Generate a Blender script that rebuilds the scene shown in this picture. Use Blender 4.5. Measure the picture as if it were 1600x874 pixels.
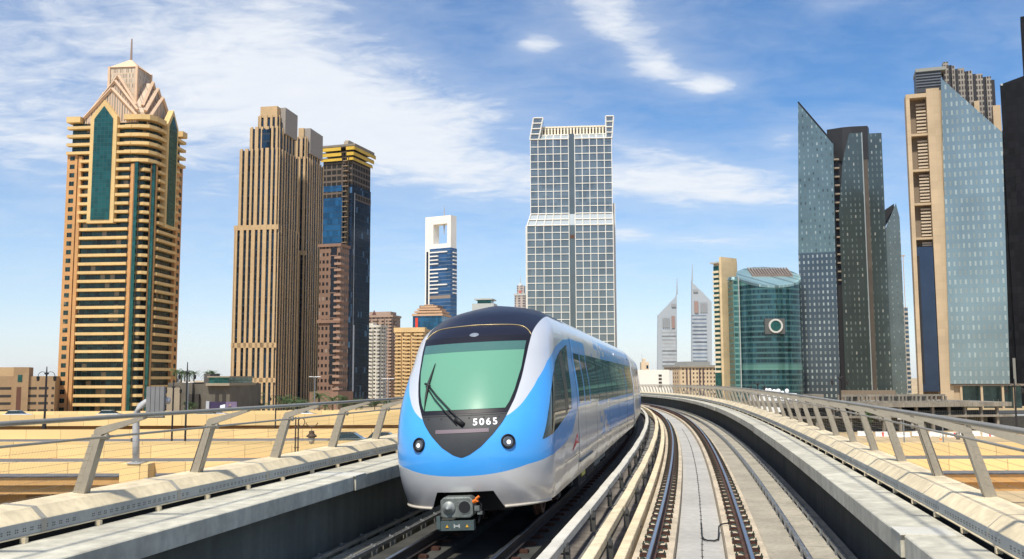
import bpy, math, random
import numpy as np
from mathutils import Vector, Matrix, noise as mnoise
R = math.radians
random.seed(7)
for o in list(bpy.data.objects):
    bpy.data.objects.remove(o)
SC = bpy.context.scene
COL = SC.collection
# ------------------------------------------------------------------ camera
CAMZ = 14.0                     # eye height above the ground, metres
F, YH, ROLL = 1500.0, 591.5, -0.0033
PITCH = math.atan((YH - 437) / F)
cam_d = bpy.data.cameras.new('camera')
cam = bpy.data.objects.new('camera', cam_d)
COL.objects.link(cam)
SC.camera = cam
cam_d.sensor_width = 36
cam_d.lens = 36 * F / 1600
cam_d.clip_start = 0.2
cam_d.clip_end = 20000
cam.matrix_world = Matrix.Translation((0, 0, CAMZ)) @ Matrix.Rotation(R(90) + PITCH, 4, 'X') @ Matrix.Rotation(ROLL, 4, 'Z')
# ------------------------------------------------------------------ light
SUN_EL, SUN_AZ = R(56), R(199)      # azimuth clockwise from +Y: behind the camera
sd = bpy.data.lights.new('sun', 'SUN')
sd.energy = 4.8
sd.angle = R(4.0)
sd.color = (1.0, 0.94, 0.82)
sun = bpy.data.objects.new('sun', sd)
COL.objects.link(sun)
sv = Vector((math.sin(SUN_AZ) * math.cos(SUN_EL), math.cos(SUN_AZ) * math.cos(SUN_EL), math.sin(SUN_EL)))
sun.rotation_euler = sv.to_track_quat('Z', 'Y').to_euler()
sun.location = (0, -50, 120)
SC.view_settings.view_transform = 'Standard'
SC.view_settings.look = 'None'
SC.view_settings.exposure = 0.08
SC.view_settings.gamma = 1.0
SC.view_settings.use_curve_mapping = False
SC.cycles.max_bounces = 8
SC.cycles.transparent_max_bounces = 16
SC.cycles.volume_bounces = 0
HAZE = 0.00003
SC.cycles.use_denoising = True

def px_dir(px, py):
    """direction of the photograph's pixel, used to read bearings off the photograph"""
    u = px - 800.0; v = 437.0 - py
    c, s = math.cos(ROLL), math.sin(ROLL)
    u, v = (u * c - v * s) / F, (u * s + v * c) / F
    return Vector((u, math.cos(PITCH) - v * math.sin(PITCH), math.sin(PITCH) + v * math.cos(PITCH)))

def at(px, py, Y):
    d = px_dir(px, py)
    t = Y / d.y
    return Vector((d.x * t, Y, CAMZ + d.z * t))

def ground_at(px, py, z=0.0):
    d = px_dir(px, py)
    t = (z - CAMZ) / d.z
    return Vector((d.x * t, d.y * t, z))

# ------------------------------------------------------------------ sky
W_ = bpy.data.worlds.new('World')
SC.world = W_
W_.use_nodes = True
nt = W_.node_tree
nt.nodes.clear()
def N(tree, typ, **kw):
    n = tree.nodes.new(typ)
    for k, v in kw.items():
        if k.startswith('i_'):
            n.inputs[int(k[2:])].default_value = v
        else:
            setattr(n, k, v)
    return n
def mth(tree, op, a, b=None, c=None, clamp=False):
    n = tree.nodes.new('ShaderNodeMath'); n.operation = op; n.use_clamp = clamp
    for i, q in enumerate((a, b, c)):
        if q is None: continue
        if isinstance(q, (int, float)): n.inputs[i].default_value = q
        else: tree.links.new(q, n.inputs[i])
    return n.outputs[0]
def mixc(tree, fac, a, b, typ='MIX'):
    n = tree.nodes.new('ShaderNodeMix'); n.data_type = 'RGBA'; n.blend_type = typ
    for i, q in ((0, fac), (6, a), (7, b)):
        if isinstance(q, (int, float)): n.inputs[i].default_value = q
        elif isinstance(q, (tuple, list)): n.inputs[i].default_value = (*q[:3], 1)
        else: tree.links.new(q, n.inputs[i])
    return n.outputs[2]
def smap(tree, v, a, b, c=0.0, d=1.0):
    n = tree.nodes.new('ShaderNodeMapRange'); n.interpolation_type = 'SMOOTHSTEP'
    tree.links.new(v, n.inputs[0])
    for i, q in enumerate((a, b, c, d)): n.inputs[i + 1].default_value = q
    return n.outputs[0]
L = nt.links.new
sky = N(nt, 'ShaderNodeTexSky', sky_type='NISHITA', sun_disc=False)
sky.sun_elevation = SUN_EL
sky.sun_rotation = SUN_AZ
sky.air_density = 1.0
sky.dust_density = 0.6
sky.ozone_density = 2.2
tc = N(nt, 'ShaderNodeTexCoord')
sep = N(nt, 'ShaderNodeSeparateXYZ'); L(tc.outputs['Generated'], sep.inputs[0])
dx, dy, dz = sep.outputs
dzc = mth(nt, 'MAXIMUM', dz, 0.0)
h = mth(nt, 'ADD', dzc, 0.16)
cx = mth(nt, 'DIVIDE', dx, h); cy = mth(nt, 'DIVIDE', dy, h)
comb = N(nt, 'ShaderNodeCombineXYZ'); L(cx, comb.inputs[0]); L(cy, comb.inputs[1])
mp = N(nt, 'ShaderNodeMapping'); mp.inputs['Rotation'].default_value = (0, 0, R(-24)); mp.inputs['Scale'].default_value = (1.25, 2.1, 1); mp.inputs['Location'].default_value = (3.1, 1.7, 0)
L(comb.outputs[0], mp.inputs[0])
n1 = N(nt, 'ShaderNodeTexNoise'); n1.inputs['Scale'].default_value = 1.15; n1.inputs['Detail'].default_value = 9; n1.inputs['Roughness'].default_value = 0.60; n1.inputs['Distortion'].default_value = 0.6
L(mp.outputs[0], n1.inputs['Vector'])
n2 = N(nt, 'ShaderNodeTexNoise'); n2.inputs['Scale'].default_value = 6.5; n2.inputs['Detail'].default_value = 8; n2.inputs['Roughness'].default_value = 0.65; n2.inputs['Distortion'].default_value = 0.5
L(mp.outputs[0], n2.inputs['Vector'])
def blob(ax, el, ra, re, rot=0.0, amp=1.0):
    """one cloud bank: centre azimuth/elevation and half sizes in degrees, on the sky itself"""
    az = mth(nt, 'ARCTAN2', dx, dy); e = mth(nt, 'ARCSINE', dz)
    a = mth(nt, 'SUBTRACT', az, R(ax)); b = mth(nt, 'SUBTRACT', e, R(el))
    c, s = math.cos(R(rot)), math.sin(R(rot))
    p = mth(nt, 'ADD', mth(nt, 'MULTIPLY', a, c / R(ra)), mth(nt, 'MULTIPLY', b, s / R(ra)))
    q = mth(nt, 'ADD', mth(nt, 'MULTIPLY', a, -s / R(re)), mth(nt, 'MULTIPLY', b, c / R(re)))
    r2 = mth(nt, 'ADD', mth(nt, 'MULTIPLY', p, p), mth(nt, 'MULTIPLY', q, q))
    return mth(nt, 'MULTIPLY', mth(nt, 'EXPONENT', mth(nt, 'MULTIPLY', r2, -1.0)), amp)
BL = [(-20, 21, 16, 6.5, -8, 0.66), (-26, 13, 13, 5.0, -4, 0.60), (-9, 15.2, 10, 3.4, -12, 0.72), (-3, 12.2, 7, 1.5, -10, 0.40), (6.2, 21.0, 3.6, 1.7, -24, 0.72), (8.9, 18.2, 2.2, 1.1, -20, 0.60), (1.6, 19.6, 1.9, 0.8, -8, 0.70),
      (11.3, 11.3, 8.5, 1.5, -5, 0.92), (7.5, 13.6, 6, 0.9, -12, 0.45), (12.2, 16.9, 1.8, 0.8, -4, 0.78), (12.5, 8.1, 7, 0.55, -3, 0.66), (6.4, 8.6, 2.0, 0.6, 0, 0.5), (20.5, 21.5, 3.5, 1.0, 10, 0.46), (-12, 8.0, 7, 1.5, 0, 0.16), (16, 13.5, 1.2, .5, 0, .5)]
tot = None
for b_ in BL:
    o_ = blob(*b_); tot = o_ if tot is None else mth(nt, 'ADD', tot, o_)
# away from the mapped banks the sky carries loose cloud of the same kind
back = smap(nt, dy, 0.75, 0.2, 0.0, 0.36)
tot = mth(nt, 'ADD', tot, back)
nn = mth(nt, 'ADD', mth(nt, 'MULTIPLY', n1.outputs[0], 0.62), mth(nt, 'MULTIPLY', n2.outputs[0], 0.38))
dens = mth(nt, 'ADD', mth(nt, 'MULTIPLY', mth(nt, 'SUBTRACT', nn, 0.5), 2.0), mth(nt, 'SUBTRACT', tot, 0.36))
cl = smap(nt, dens, -0.16, 0.62)
cl = mth(nt, 'MULTIPLY', cl, 0.93)
veil = mth(nt, 'MULTIPLY', smap(nt, dens, -0.75, 0.4), 0.34)
cl = mth(nt, 'MAXIMUM', cl, veil)
# pale air low over the horizon
low = smap(nt, dz, 0.24, -0.02)
skyc = mixc(nt, mth(nt, 'MULTIPLY', low, 0.35), sky.outputs[0], (7.0, 8.2, 9.4))
ccol = mixc(nt, n2.outputs[0], (6.5, 7.0, 7.7), (7.9, 8.0, 8.1))
hs = N(nt, 'ShaderNodeHueSaturation'); hs.inputs['Saturation'].default_value = 1.32; hs.inputs['Value'].default_value = 1.13
L(skyc, hs.inputs['Color'])
final = mixc(nt, cl, mixc(nt, 1.0, hs.outputs[0], (1.02, .99, 1.05), 'MULTIPLY'), ccol)
bg = N(nt, 'ShaderNodeBackground'); bg.inputs[1].default_value = 0.12
L(final, bg.inputs[0])
wo = N(nt, 'ShaderNodeOutputWorld'); L(bg.outputs[0], wo.inputs[0])

# ------------------------------------------------------------------ materials
MATS = {}
def mat(name, col, rough=0.7, metal=0.0, spec=0.5, var=0.12, vscale=1.5, bump=0.0, bscale=30.0, streak=0.0, coat=0.0, emit=None, fine=0.05):
    if name in MATS: return MATS[name]
    m = bpy.data.materials.new(name); m.use_nodes = True
    t = m.node_tree; p = t.nodes['Principled BSDF']
    p.inputs['Roughness'].default_value = rough; p.inputs['Metallic'].default_value = metal
    p.inputs['Specular IOR Level'].default_value = spec
    p.inputs['Coat Weight'].default_value = coat; p.inputs['Coat Roughness'].default_value = 0.05
    co = N(t, 'ShaderNodeTexCoord')
    c = (*col[:3], 1)
    out = None
    if var > 0:
        n = N(t, 'ShaderNodeTexNoise'); n.inputs['Scale'].default_value = vscale; n.inputs['Detail'].default_value = 7; n.inputs['Roughness'].default_value = 0.62
        t.links.new(co.outputs['Object'], n.inputs['Vector'])
        f = smap(t, n.outputs[0], 0.30, 0.70, 1 - var, 1 + var * 0.6)
        if fine > 0:
            n3 = N(t, 'ShaderNodeTexNoise'); n3.inputs['Scale'].default_value = vscale * 14; n3.inputs['Detail'].default_value = 4
            t.links.new(co.outputs['Object'], n3.inputs['Vector'])
            f = mth(t, 'MULTIPLY', f, smap(t, n3.outputs[0], 0.3, 0.7, 1 - fine, 1 + fine))
        if streak > 0:
            mpp = N(t, 'ShaderNodeMapping'); mpp.inputs['Scale'].default_value = (3.0, 3.0, 0.16)
            t.links.new(co.outputs['Object'], mpp.inputs[0])
            n2_ = N(t, 'ShaderNodeTexNoise'); n2_.inputs['Scale'].default_value = 1.1; n2_.inputs['Detail'].default_value = 6
            t.links.new(mpp.outputs[0], n2_.inputs['Vector'])
            f = mth(t, 'MULTIPLY', f, smap(t, n2_.outputs[0], 0.34, 0.66, 1 - streak, 1.0))
        cc = N(t, 'ShaderNodeCombineColor')
        for i in range(3):
            t.links.new(mth(t, 'MULTIPLY', f, c[i]), cc.inputs[i])
        out = cc.outputs[0]
        t.links.new(out, p.inputs['Base Color'])
    else:
        p.inputs['Base Color'].default_value = c
    if bump > 0:
        nb = N(t, 'ShaderNodeTexNoise'); nb.inputs['Scale'].default_value = bscale; nb.inputs['Detail'].default_value = 5
        t.links.new(co.outputs['Object'], nb.inputs['Vector'])
        bu = N(t, 'ShaderNodeBump'); bu.inputs['Strength'].default_value = bump; bu.inputs['Distance'].default_value = 0.02
        t.links.new(nb.outputs[0], bu.inputs['Height']); t.links.new(bu.outputs[0], p.inputs['Normal'])
    if emit:
        p.inputs['Emission Color'].default_value = (*emit[:3], 1); p.inputs['Emission Strength'].default_value = emit[3]
    MATS[name] = m
    return m

def cell_mat(name, wall, pane, cw, ch, fu, fz, metal=0.55, rough=0.12, wrough=0.7, wmetal=0.0, u0=0.0, z0=0.0, pvar=0.5, curtain=None, curt=0.12, group=0, gskip=0, wobble=0.02, wvar=0.12):
    """a cladding of repeated panes: wall colour between panes, panes random in tone. u runs along either face (x + y)."""
    if name in MATS: return MATS[name]
    m = bpy.data.materials.new(name); m.use_nodes = True
    t = m.node_tree; p = t.nodes['Principled BSDF']
    co = N(t, 'ShaderNodeTexCoord'); s = N(t, 'ShaderNodeSeparateXYZ'); t.links.new(co.outputs['Object'], s.inputs[0])
    u = mth(t, 'ADD', mth(t, 'ADD', s.outputs[0], s.outputs[1]), u0 + 1000 * cw)
    z = mth(t, 'ADD', s.outputs[2], z0 + 100 * ch)
    uu = mth(t, 'DIVIDE', u, cw); zz = mth(t, 'DIVIDE', z, ch)
    fu_ = mth(t, 'FRACT', uu); fz_ = mth(t, 'FRACT', zz)
    iu = mth(t, 'FLOOR', uu); iz = mth(t, 'FLOOR', zz)
    m1 = mth(t, 'MULTIPLY', mth(t, 'GREATER_THAN', fu_, 1 - fu), mth(t, 'GREATER_THAN', fz_, 1 - fz))
    if group:
        g = mth(t, 'MODULO', iu, float(group))
        m1 = mth(t, 'MULTIPLY', m1, mth(t, 'GREATER_THAN', g, gskip - 0.5))
    cb = N(t, 'ShaderNodeCombineXYZ'); t.links.new(iu, cb.inputs[0]); t.links.new(iz, cb.inputs[1])
    wn = N(t, 'ShaderNodeTexWhiteNoise'); wn.noise_dimensions = '3D'; t.links.new(cb.outputs[0], wn.inputs['Vector'])
    ns = N(t, 'ShaderNodeTexNoise'); ns.inputs['Scale'].default_value = 0.05; ns.inputs['Detail'].default_value = 4
    t.links.new(co.outputs['Object'], ns.inputs['Vector'])
    v = mth(t, 'MULTIPLY', smap(t, wn.outputs['Value'], 0, 1, 1 - pvar, 1 + pvar * 0.6), smap(t, ns.outputs[0], 0.3, 0.7, 1 - wvar, 1 + wvar))
    pc = N(t, 'ShaderNodeCombineColor')
    for i in range(3): t.links.new(mth(t, 'MULTIPLY', v, pane[i]), pc.inputs[i])
    pco = pc.outputs[0]
    if curtain:
        wn2 = N(t, 'ShaderNodeTexWhiteNoise'); wn2.noise_dimensions = '3D'
        cb2 = N(t, 'ShaderNodeCombineXYZ', i_2=7.3); t.links.new(iu, cb2.inputs[0]); t.links.new(iz, cb2.inputs[1]); t.links.new(cb2.outputs[0], wn2.inputs['Vector'])
        pco = mixc(t, mth(t, 'LESS_THAN', wn2.outputs['Value'], curt), pco, curtain)
    wv = N(t, 'ShaderNodeCombineColor')
    vw = smap(t, ns.outputs[0], 0.3, 0.7, 1 - wvar, 1 + wvar)
    for i in range(3): t.links.new(mth(t, 'MULTIPLY', vw, wall[i]), wv.inputs[i])
    t.links.new(mixc(t, m1, wv.outputs[0], pco), p.inputs['Base Color'])
    t.links.new(mth(t, 'ADD', mth(t, 'MULTIPLY', m1, metal - wmetal), wmetal), p.inputs['Metallic'])
    t.links.new(mth(t, 'ADD', mth(t, 'MULTIPLY', m1, rough - wrough), wrough), p.inputs['Roughness'])
    if wobble > 0:
        # each pane sits a hair out of true, so the reflections break from pane to pane
        geo = N(t, 'ShaderNodeNewGeometry')
        vm = N(t, 'ShaderNodeVectorMath', operation='MULTIPLY_ADD')
        t.links.new(wn.outputs['Color'], vm.inputs[0]); vm.inputs[1].default_value = (wobble,) * 3; vm.inputs[2].default_value = (-wobble / 2,) * 3
        va = N(t, 'ShaderNodeVectorMath', operation='ADD'); t.links.new(vm.outputs[0], va.inputs[0]); t.links.new(geo.outputs['Normal'], va.inputs[1])
        vn = N(t, 'ShaderNodeVectorMath', operation='NORMALIZE'); t.links.new(va.outputs[0], vn.inputs[0])
        t.links.new(vn.outputs[0], p.inputs['Normal'])
    MATS[name] = m
    return m

# ------------------------------------------------------------------ mesh helpers
class MB:
    def __init__(s): s.v = []; s.f = []
    def add(s, vs, fs):
        n = len(s.v); s.v += [tuple(q) for q in vs]; s.f += [tuple(i + n for i in f) for f in fs]; return s
    def box(s, x0, x1, y0, y1, z0, z1):
        if x1 < x0: x0, x1 = x1, x0
        if y1 < y0: y0, y1 = y1, y0
        if z1 < z0: z0, z1 = z1, z0
        return s.add([(x0, y0, z0), (x1, y0, z0), (x1, y1, z0), (x0, y1, z0), (x0, y0, z1), (x1, y0, z1), (x1, y1, z1), (x0, y1, z1)],
                     [(0, 3, 2, 1), (4, 5, 6, 7), (0, 1, 5, 4), (1, 2, 6, 5), (2, 3, 7, 6), (3, 0, 4, 7)])
    def hexa(s, b, t):
        return s.add(list(b) + list(t), [(0, 3, 2, 1), (4, 5, 6, 7), (0, 1, 5, 4), (1, 2, 6, 5), (2, 3, 7, 6), (3, 0, 4, 7)])
    def prism(s, poly, z0, z1, ztop=None):
        n = len(poly)
        zt = ztop or (lambda x, y: z1)
        vs = [(x, y, z0) for x, y in poly] + [(x, y, zt(x, y)) for x, y in poly]
        return s.add(vs, [tuple(range(n))[::-1], tuple(range(n, 2 * n))] + [(i, (i + 1) % n, n + (i + 1) % n, n + i) for i in range(n)])
    def slab_xz(s, poly, y0, y1):      # outline in x,z with thickness in y
        n = len(poly)
        return s.add([(x, y0, z) for x, z in poly] + [(x, y1, z) for x, z in poly], [tuple(range(n)), tuple(range(n, 2 * n))[::-1]] + [(i, n + i, n + (i + 1) % n, (i + 1) % n) for i in range(n)])
    def slab_yz(s, poly, x0, x1):
        n = len(poly)
        return s.add([(x0, y, z) for y, z in poly] + [(x1, y, z) for y, z in poly], [tuple(range(n)), tuple(range(n, 2 * n))[::-1]] + [(i, n + i, n + (i + 1) % n, (i + 1) % n) for i in range(n)])
    def tube(s, pts, r, n=8, cap=True):
        pts = [Vector(p) for p in pts]; rs = r if isinstance(r, (list, tuple)) else [r] * len(pts)
        vs = []; up0 = None
        for i, p in enumerate(pts):
            d = (pts[min(i + 1, len(pts) - 1)] - pts[max(i - 1, 0)]).normalized()
            a = d.cross(Vector((0, 0, 1))) if abs(d.z) < 0.95 else d.cross(Vector((0, 1, 0)))
            a.normalize(); b = a.cross(d).normalized()
            for k in range(n):
                w = 2 * math.pi * k / n
                vs.append(p + (a * math.cos(w) + b * math.sin(w)) * rs[i])
        fs = []
        for i in range(len(pts) - 1):
            for k in range(n):
                fs.append((i * n + k, i * n + (k + 1) % n, (i + 1) * n + (k + 1) % n, (i + 1) * n + k))
        if cap: fs += [tuple(range(n)), tuple(range((len(pts) - 1) * n, len(pts) * n))[::-1]]
        return s.add(vs, fs)
    def lathe(s, prof, c=(0, 0, 0), n=16, axis='z'):
        vs = []
        for r, z in prof:
            for k in range(n):
                w = 2 * math.pi * k / n
                if axis == 'z': vs.append((c[0] + r * math.cos(w), c[1] + r * math.sin(w), c[2] + z))
                else: vs.append((c[0] + r * math.cos(w), c[1] - z, c[2] + r * math.sin(w)))
        fs = [(i * n + k, i * n + (k + 1) % n, (i + 1) * n + (k + 1) % n, (i + 1) * n + k) for i in range(len(prof) - 1) for k in range(n)]
        fs += [tuple(range(n))[::-1], tuple(range((len(prof) - 1) * n, len(prof) * n))]
        return s.add(vs, fs)
    def build(s, name, m, parent=None, loc=None, smooth=False, fix=True):
        me = bpy.data.meshes.new(name); me.from_pydata(s.v, [], s.f); me.update()
        if fix and len(s.f) < 60000:
            import bmesh
            bm = bmesh.new(); bm.from_mesh(me); bmesh.ops.recalc_face_normals(bm, faces=bm.faces); bm.to_mesh(me); bm.free()
        me.materials.append(m)
        if smooth:
            me.polygons.foreach_set('use_smooth', [True] * len(me.polygons))
        o = bpy.data.objects.new(name, me); COL.objects.link(o)
        if parent: o.parent = parent
        if loc is not None: o.location = loc
        return o
def empty(name, loc=(0, 0, 0), rz=0.0):
    o = bpy.data.objects.new(name, None); COL.objects.link(o); o.location = loc; o.rotation_euler = (0, 0, rz); o.empty_display_size = 0.5
    return o
def tag(o, label=None, cat=None, group=None, kind=None):
    if label: o['label'] = label
    if cat: o['category'] = cat
    if group: o['group'] = group
    if kind: o['kind'] = kind
    return o
CHILD = {}
def copy_tree(o, parent=None):
    c = o.copy(); COL.objects.link(c); c.parent = parent
    for ch in list(o.children): copy_tree(ch, c)
    return c
def bevel(o, w, seg=2):
    m = o.modifiers.new('bevel', 'BEVEL'); m.width = w; m.segments = seg; m.limit_method = 'ANGLE'; m.angle_limit = R(35); m.harden_normals = False
    return o
def text_part(txt, size, m, parent, matrix, ext=0.004, align='CENTER', shear=0.0, name='lettering'):
    cu = bpy.data.curves.new(name, 'FONT'); cu.body = txt; cu.size = size; cu.extrude = ext; cu.align_x = align; cu.align_y = 'CENTER'; cu.shear = shear; cu.offset = size * 0.025
    tmp = bpy.data.objects.new(name, cu); COL.objects.link(tmp)
    dg = bpy.context.evaluated_depsgraph_get()
    me = bpy.data.meshes.new_from_object(tmp.evaluated_get(dg))
    bpy.data.objects.remove(tmp)
    me.materials.clear(); me.materials.append(m)
    o = bpy.data.objects.new(name, me); COL.objects.link(o)
    if parent: o.parent = parent
    o.matrix_local = matrix
    return o
# ------------------------------------------------------------------ common materials
M_conc = mat('concrete_pale', (0.58, 0.55, 0.44), 0.8, var=0.18, vscale=0.6, bump=0.25, bscale=40, streak=0.22, fine=.09)
M_concw = mat('concrete_white', (0.80, 0.67, 0.44), 0.75, var=0.13, vscale=0.7, bump=0.2, bscale=50, streak=0.16, fine=.08)
M_concd = mat('concrete_grey', (0.40, 0.395, 0.37), 0.85, var=0.22, vscale=0.8, bump=0.3, bscale=30, streak=0.25)
M_concdark = mat('concrete_stained', (0.20, 0.175, 0.15), 0.9, var=0.35, vscale=1.3, bump=0.3, bscale=30, streak=0.3)
M_plinth = mat('concrete_warm', (0.56, 0.47, 0.34), 0.85, var=0.22, vscale=1.2, bump=0.3, bscale=40, fine=0.12)
M_drain = mat('concrete_drain', (0.45, 0.43, 0.385), 0.75, var=0.14, vscale=0.5, bump=0.15, bscale=30, fine=0.08)
M_steel = mat('galvanised_steel', (0.33, 0.34, 0.34), 0.45, metal=0.7, var=0.2, vscale=3)
M_railing = mat('railing_paint', (0.36, 0.325, 0.26), 0.42, metal=0.35, var=0.1, vscale=2)
M_shiny = mat('polished_steel', (0.42, 0.44, 0.47), 0.32, metal=1.0, var=0.08, vscale=4)
M_rust = mat('rusty_steel', (0.11, 0.055, 0.035), 0.75, metal=0.2, var=0.35, vscale=5)
M_plate = mat('fastener_iron', (0.070, 0.030, 0.020), 0.7, metal=0.3, var=0.4, vscale=8)
M_clip = mat('fastener_clip', (0.04, 0.06, 0.045), 0.55, metal=0.2, var=0.3, vscale=9)
M_black = mat('black_rubber', (0.012, 0.012, 0.013), 0.6, var=0.2)
M_hole = mat('dark_slot', (0.09, 0.085, 0.07), 0.9, var=0)

# ------------------------------------------------------------------ track alignment
TH, K0, K1, K2, X0, G1, G2 = .2033, .000745, 7.805e-6, 9.252e-8, -.138, -.00085, -2.30e-5
ZR = CAMZ - 2.6
DS = 0.25
_s = np.arange(-60, 420, DS)
_u = np.clip(_s, -40, 125)
_hd = TH - (K0 * _u + .5 * K1 * _u ** 2 + K2 * _u ** 3 / 3) - (_s - _u) * np.where(_s > 0, K0 + K1 * 125 + K2 * 125 ** 2, 0)
_i0 = int(60 / DS)
_X = np.concatenate([[0], np.cumsum(np.sin((_hd[1:] + _hd[:-1]) / 2) * DS)]); _Y = np.concatenate([[0], np.cumsum(np.cos((_hd[1:] + _hd[:-1]) / 2) * DS)])
_X += X0 - _X[_i0]; _Y -= _Y[_i0]
_Z = ZR + G1 * _s + G2 * np.clip(_s, -60, 150) ** 2 + np.where(_s > 150, (_s - 150) * 2 * G2 * 150, 0)
def cl(s):
    return float(np.interp(s, _s, _X)), float(np.interp(s, _s, _Y)), float(np.interp(s, _s, _hd)), float(np.interp(s, _s, _Z))
def tp(s, o, z):
    x, y, h, zz = cl(s)
    return Vector((x + o * math.cos(h), y - o * math.sin(h), zz + z))
def tmat(s, o, z):
    """frame on the track: x across to the right, y ahead"""
    x, y, h, zz = cl(s)
    return Matrix.Translation(tp(s, o, z)) @ Matrix.Rotation(-h, 4, 'Z')
def steps(s0, s1):
    out = []; s = s0
    while s < s1 - 1e-6:
        out.append(s); s += 0.9 if s < 60 else 2.0
    out.append(s1); return out
def sweep(mb, prof, s0, s1, closed=True, st=None):
    """pull a cross-section (list of (o, z)) along the track"""
    st = st or steps(s0, s1); n = len(prof)
    vs = [tp(s, o, z) for s in st for o, z in prof]
    fs = []
    for i in range(len(st) - 1):
        for k in range(n if closed else n - 1):
            fs.append((i * n + k, i * n + (k + 1) % n, (i + 1) * n + (k + 1) % n, (i + 1) * n + k))
    if closed: fs += [tuple(range(n))[::-1], tuple(range((len(st) - 1) * n, len(st) * n))]
    mb.add(vs, fs); return mb
def sbox(mb, s0, s1, o0, o1, z0, z1):
    b = [tp(s0, o0, z0), tp(s0, o1, z0), tp(s1, o1, z0), tp(s1, o0, z0)]
    t = [tp(s0, o0, z1), tp(s0, o1, z1), tp(s1, o1, z1), tp(s1, o0, z1)]
    return mb.hexa(b, t)
CL = -3.74                       # centre of the left track
MIR = lambda o: CL - o           # mirror an offset across to the left track's outer side
SA, SB = -8.0, 168.0
# ------------------------------------------------------------------ ground
g = MB(); gs = 6000
g.add([(-gs, -gs / 3, 0), (gs, -gs / 3, 0), (gs, gs * 2, 0), (-gs, gs * 2, 0)], [(0, 1, 2, 3)])
tag(g.build('ground', mat('desert_ground', (0.50, 0.37, 0.20), 0.95, var=0.25, vscale=0.02, bump=0.3, bscale=1.5, fine=0.12)), kind='structure')

# ------------------------------------------------------------------ viaduct deck
d = MB()
prof = [(-6.75, -.95), (-6.2, -.52), (-6.2, -.42), (2.5, -.42), (2.5, -.52), (3.1, -.95)]
for q in (-2, 30, 62, 94, 126, 158):
    c_ = tp(q, CL / 2, 0)
    d.lathe([(1.15, -.2), (1.15, 7.4), (1.5, 8.2), (2.2, c_.z - 2.31)], (c_.x, c_.y, 0), 20)
sweep(d, [(-7.5, -.55), (-7.5, -.42), (3.65, -.42), (3.65, -.55), (.6, -1.3), (.1, -2.3), (-3.9, -2.3), (-4.4, -1.3)], SA, SB)
deck = tag(d.build('viaduct_deck', M_concd), kind='structure')
# raised floor strips: drainage channel between the plinths, side floors
d = MB()
M_dk = mat('shaded_floor', (0.055, 0.055, 0.048), .9, var=.35, vscale=.9, bump=.3, bscale=25, streak=.2)  # left floor and plinths: stained, with the train's shade put into the colour
sweep(d, [(-.40, -.418), (.40, -.418), (.40, -.36), (-.40, -.36)], SA, SB)
tag(d.build('drainage_floor', M_drain), kind='structure')
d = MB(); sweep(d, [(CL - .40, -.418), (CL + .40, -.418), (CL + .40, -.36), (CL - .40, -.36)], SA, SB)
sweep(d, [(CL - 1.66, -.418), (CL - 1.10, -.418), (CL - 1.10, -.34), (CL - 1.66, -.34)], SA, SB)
tag(d.build('stained_shaded_track_floor', M_dk), kind='structure')
d = MB()
sweep(d, [(1.0, -.418), (1.66, -.418), (1.66, -.34), (1.0, -.34)], SA, SB)
tag(d.build('track_side_floor', mat('floor_tan', (0.38, 0.34, 0.265), 0.85, var=0.2, vscale=0.9, bump=0.3, bscale=25, fine=0.12)), kind='structure')
d = MB()
sweep(d, [(-2.7, -.418), (-1.27, -.418), (-1.27, -.40), (-2.7, -.40)], SA, SB)
tag(d.build('centre_floor', M_concdark), kind='structure')

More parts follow.
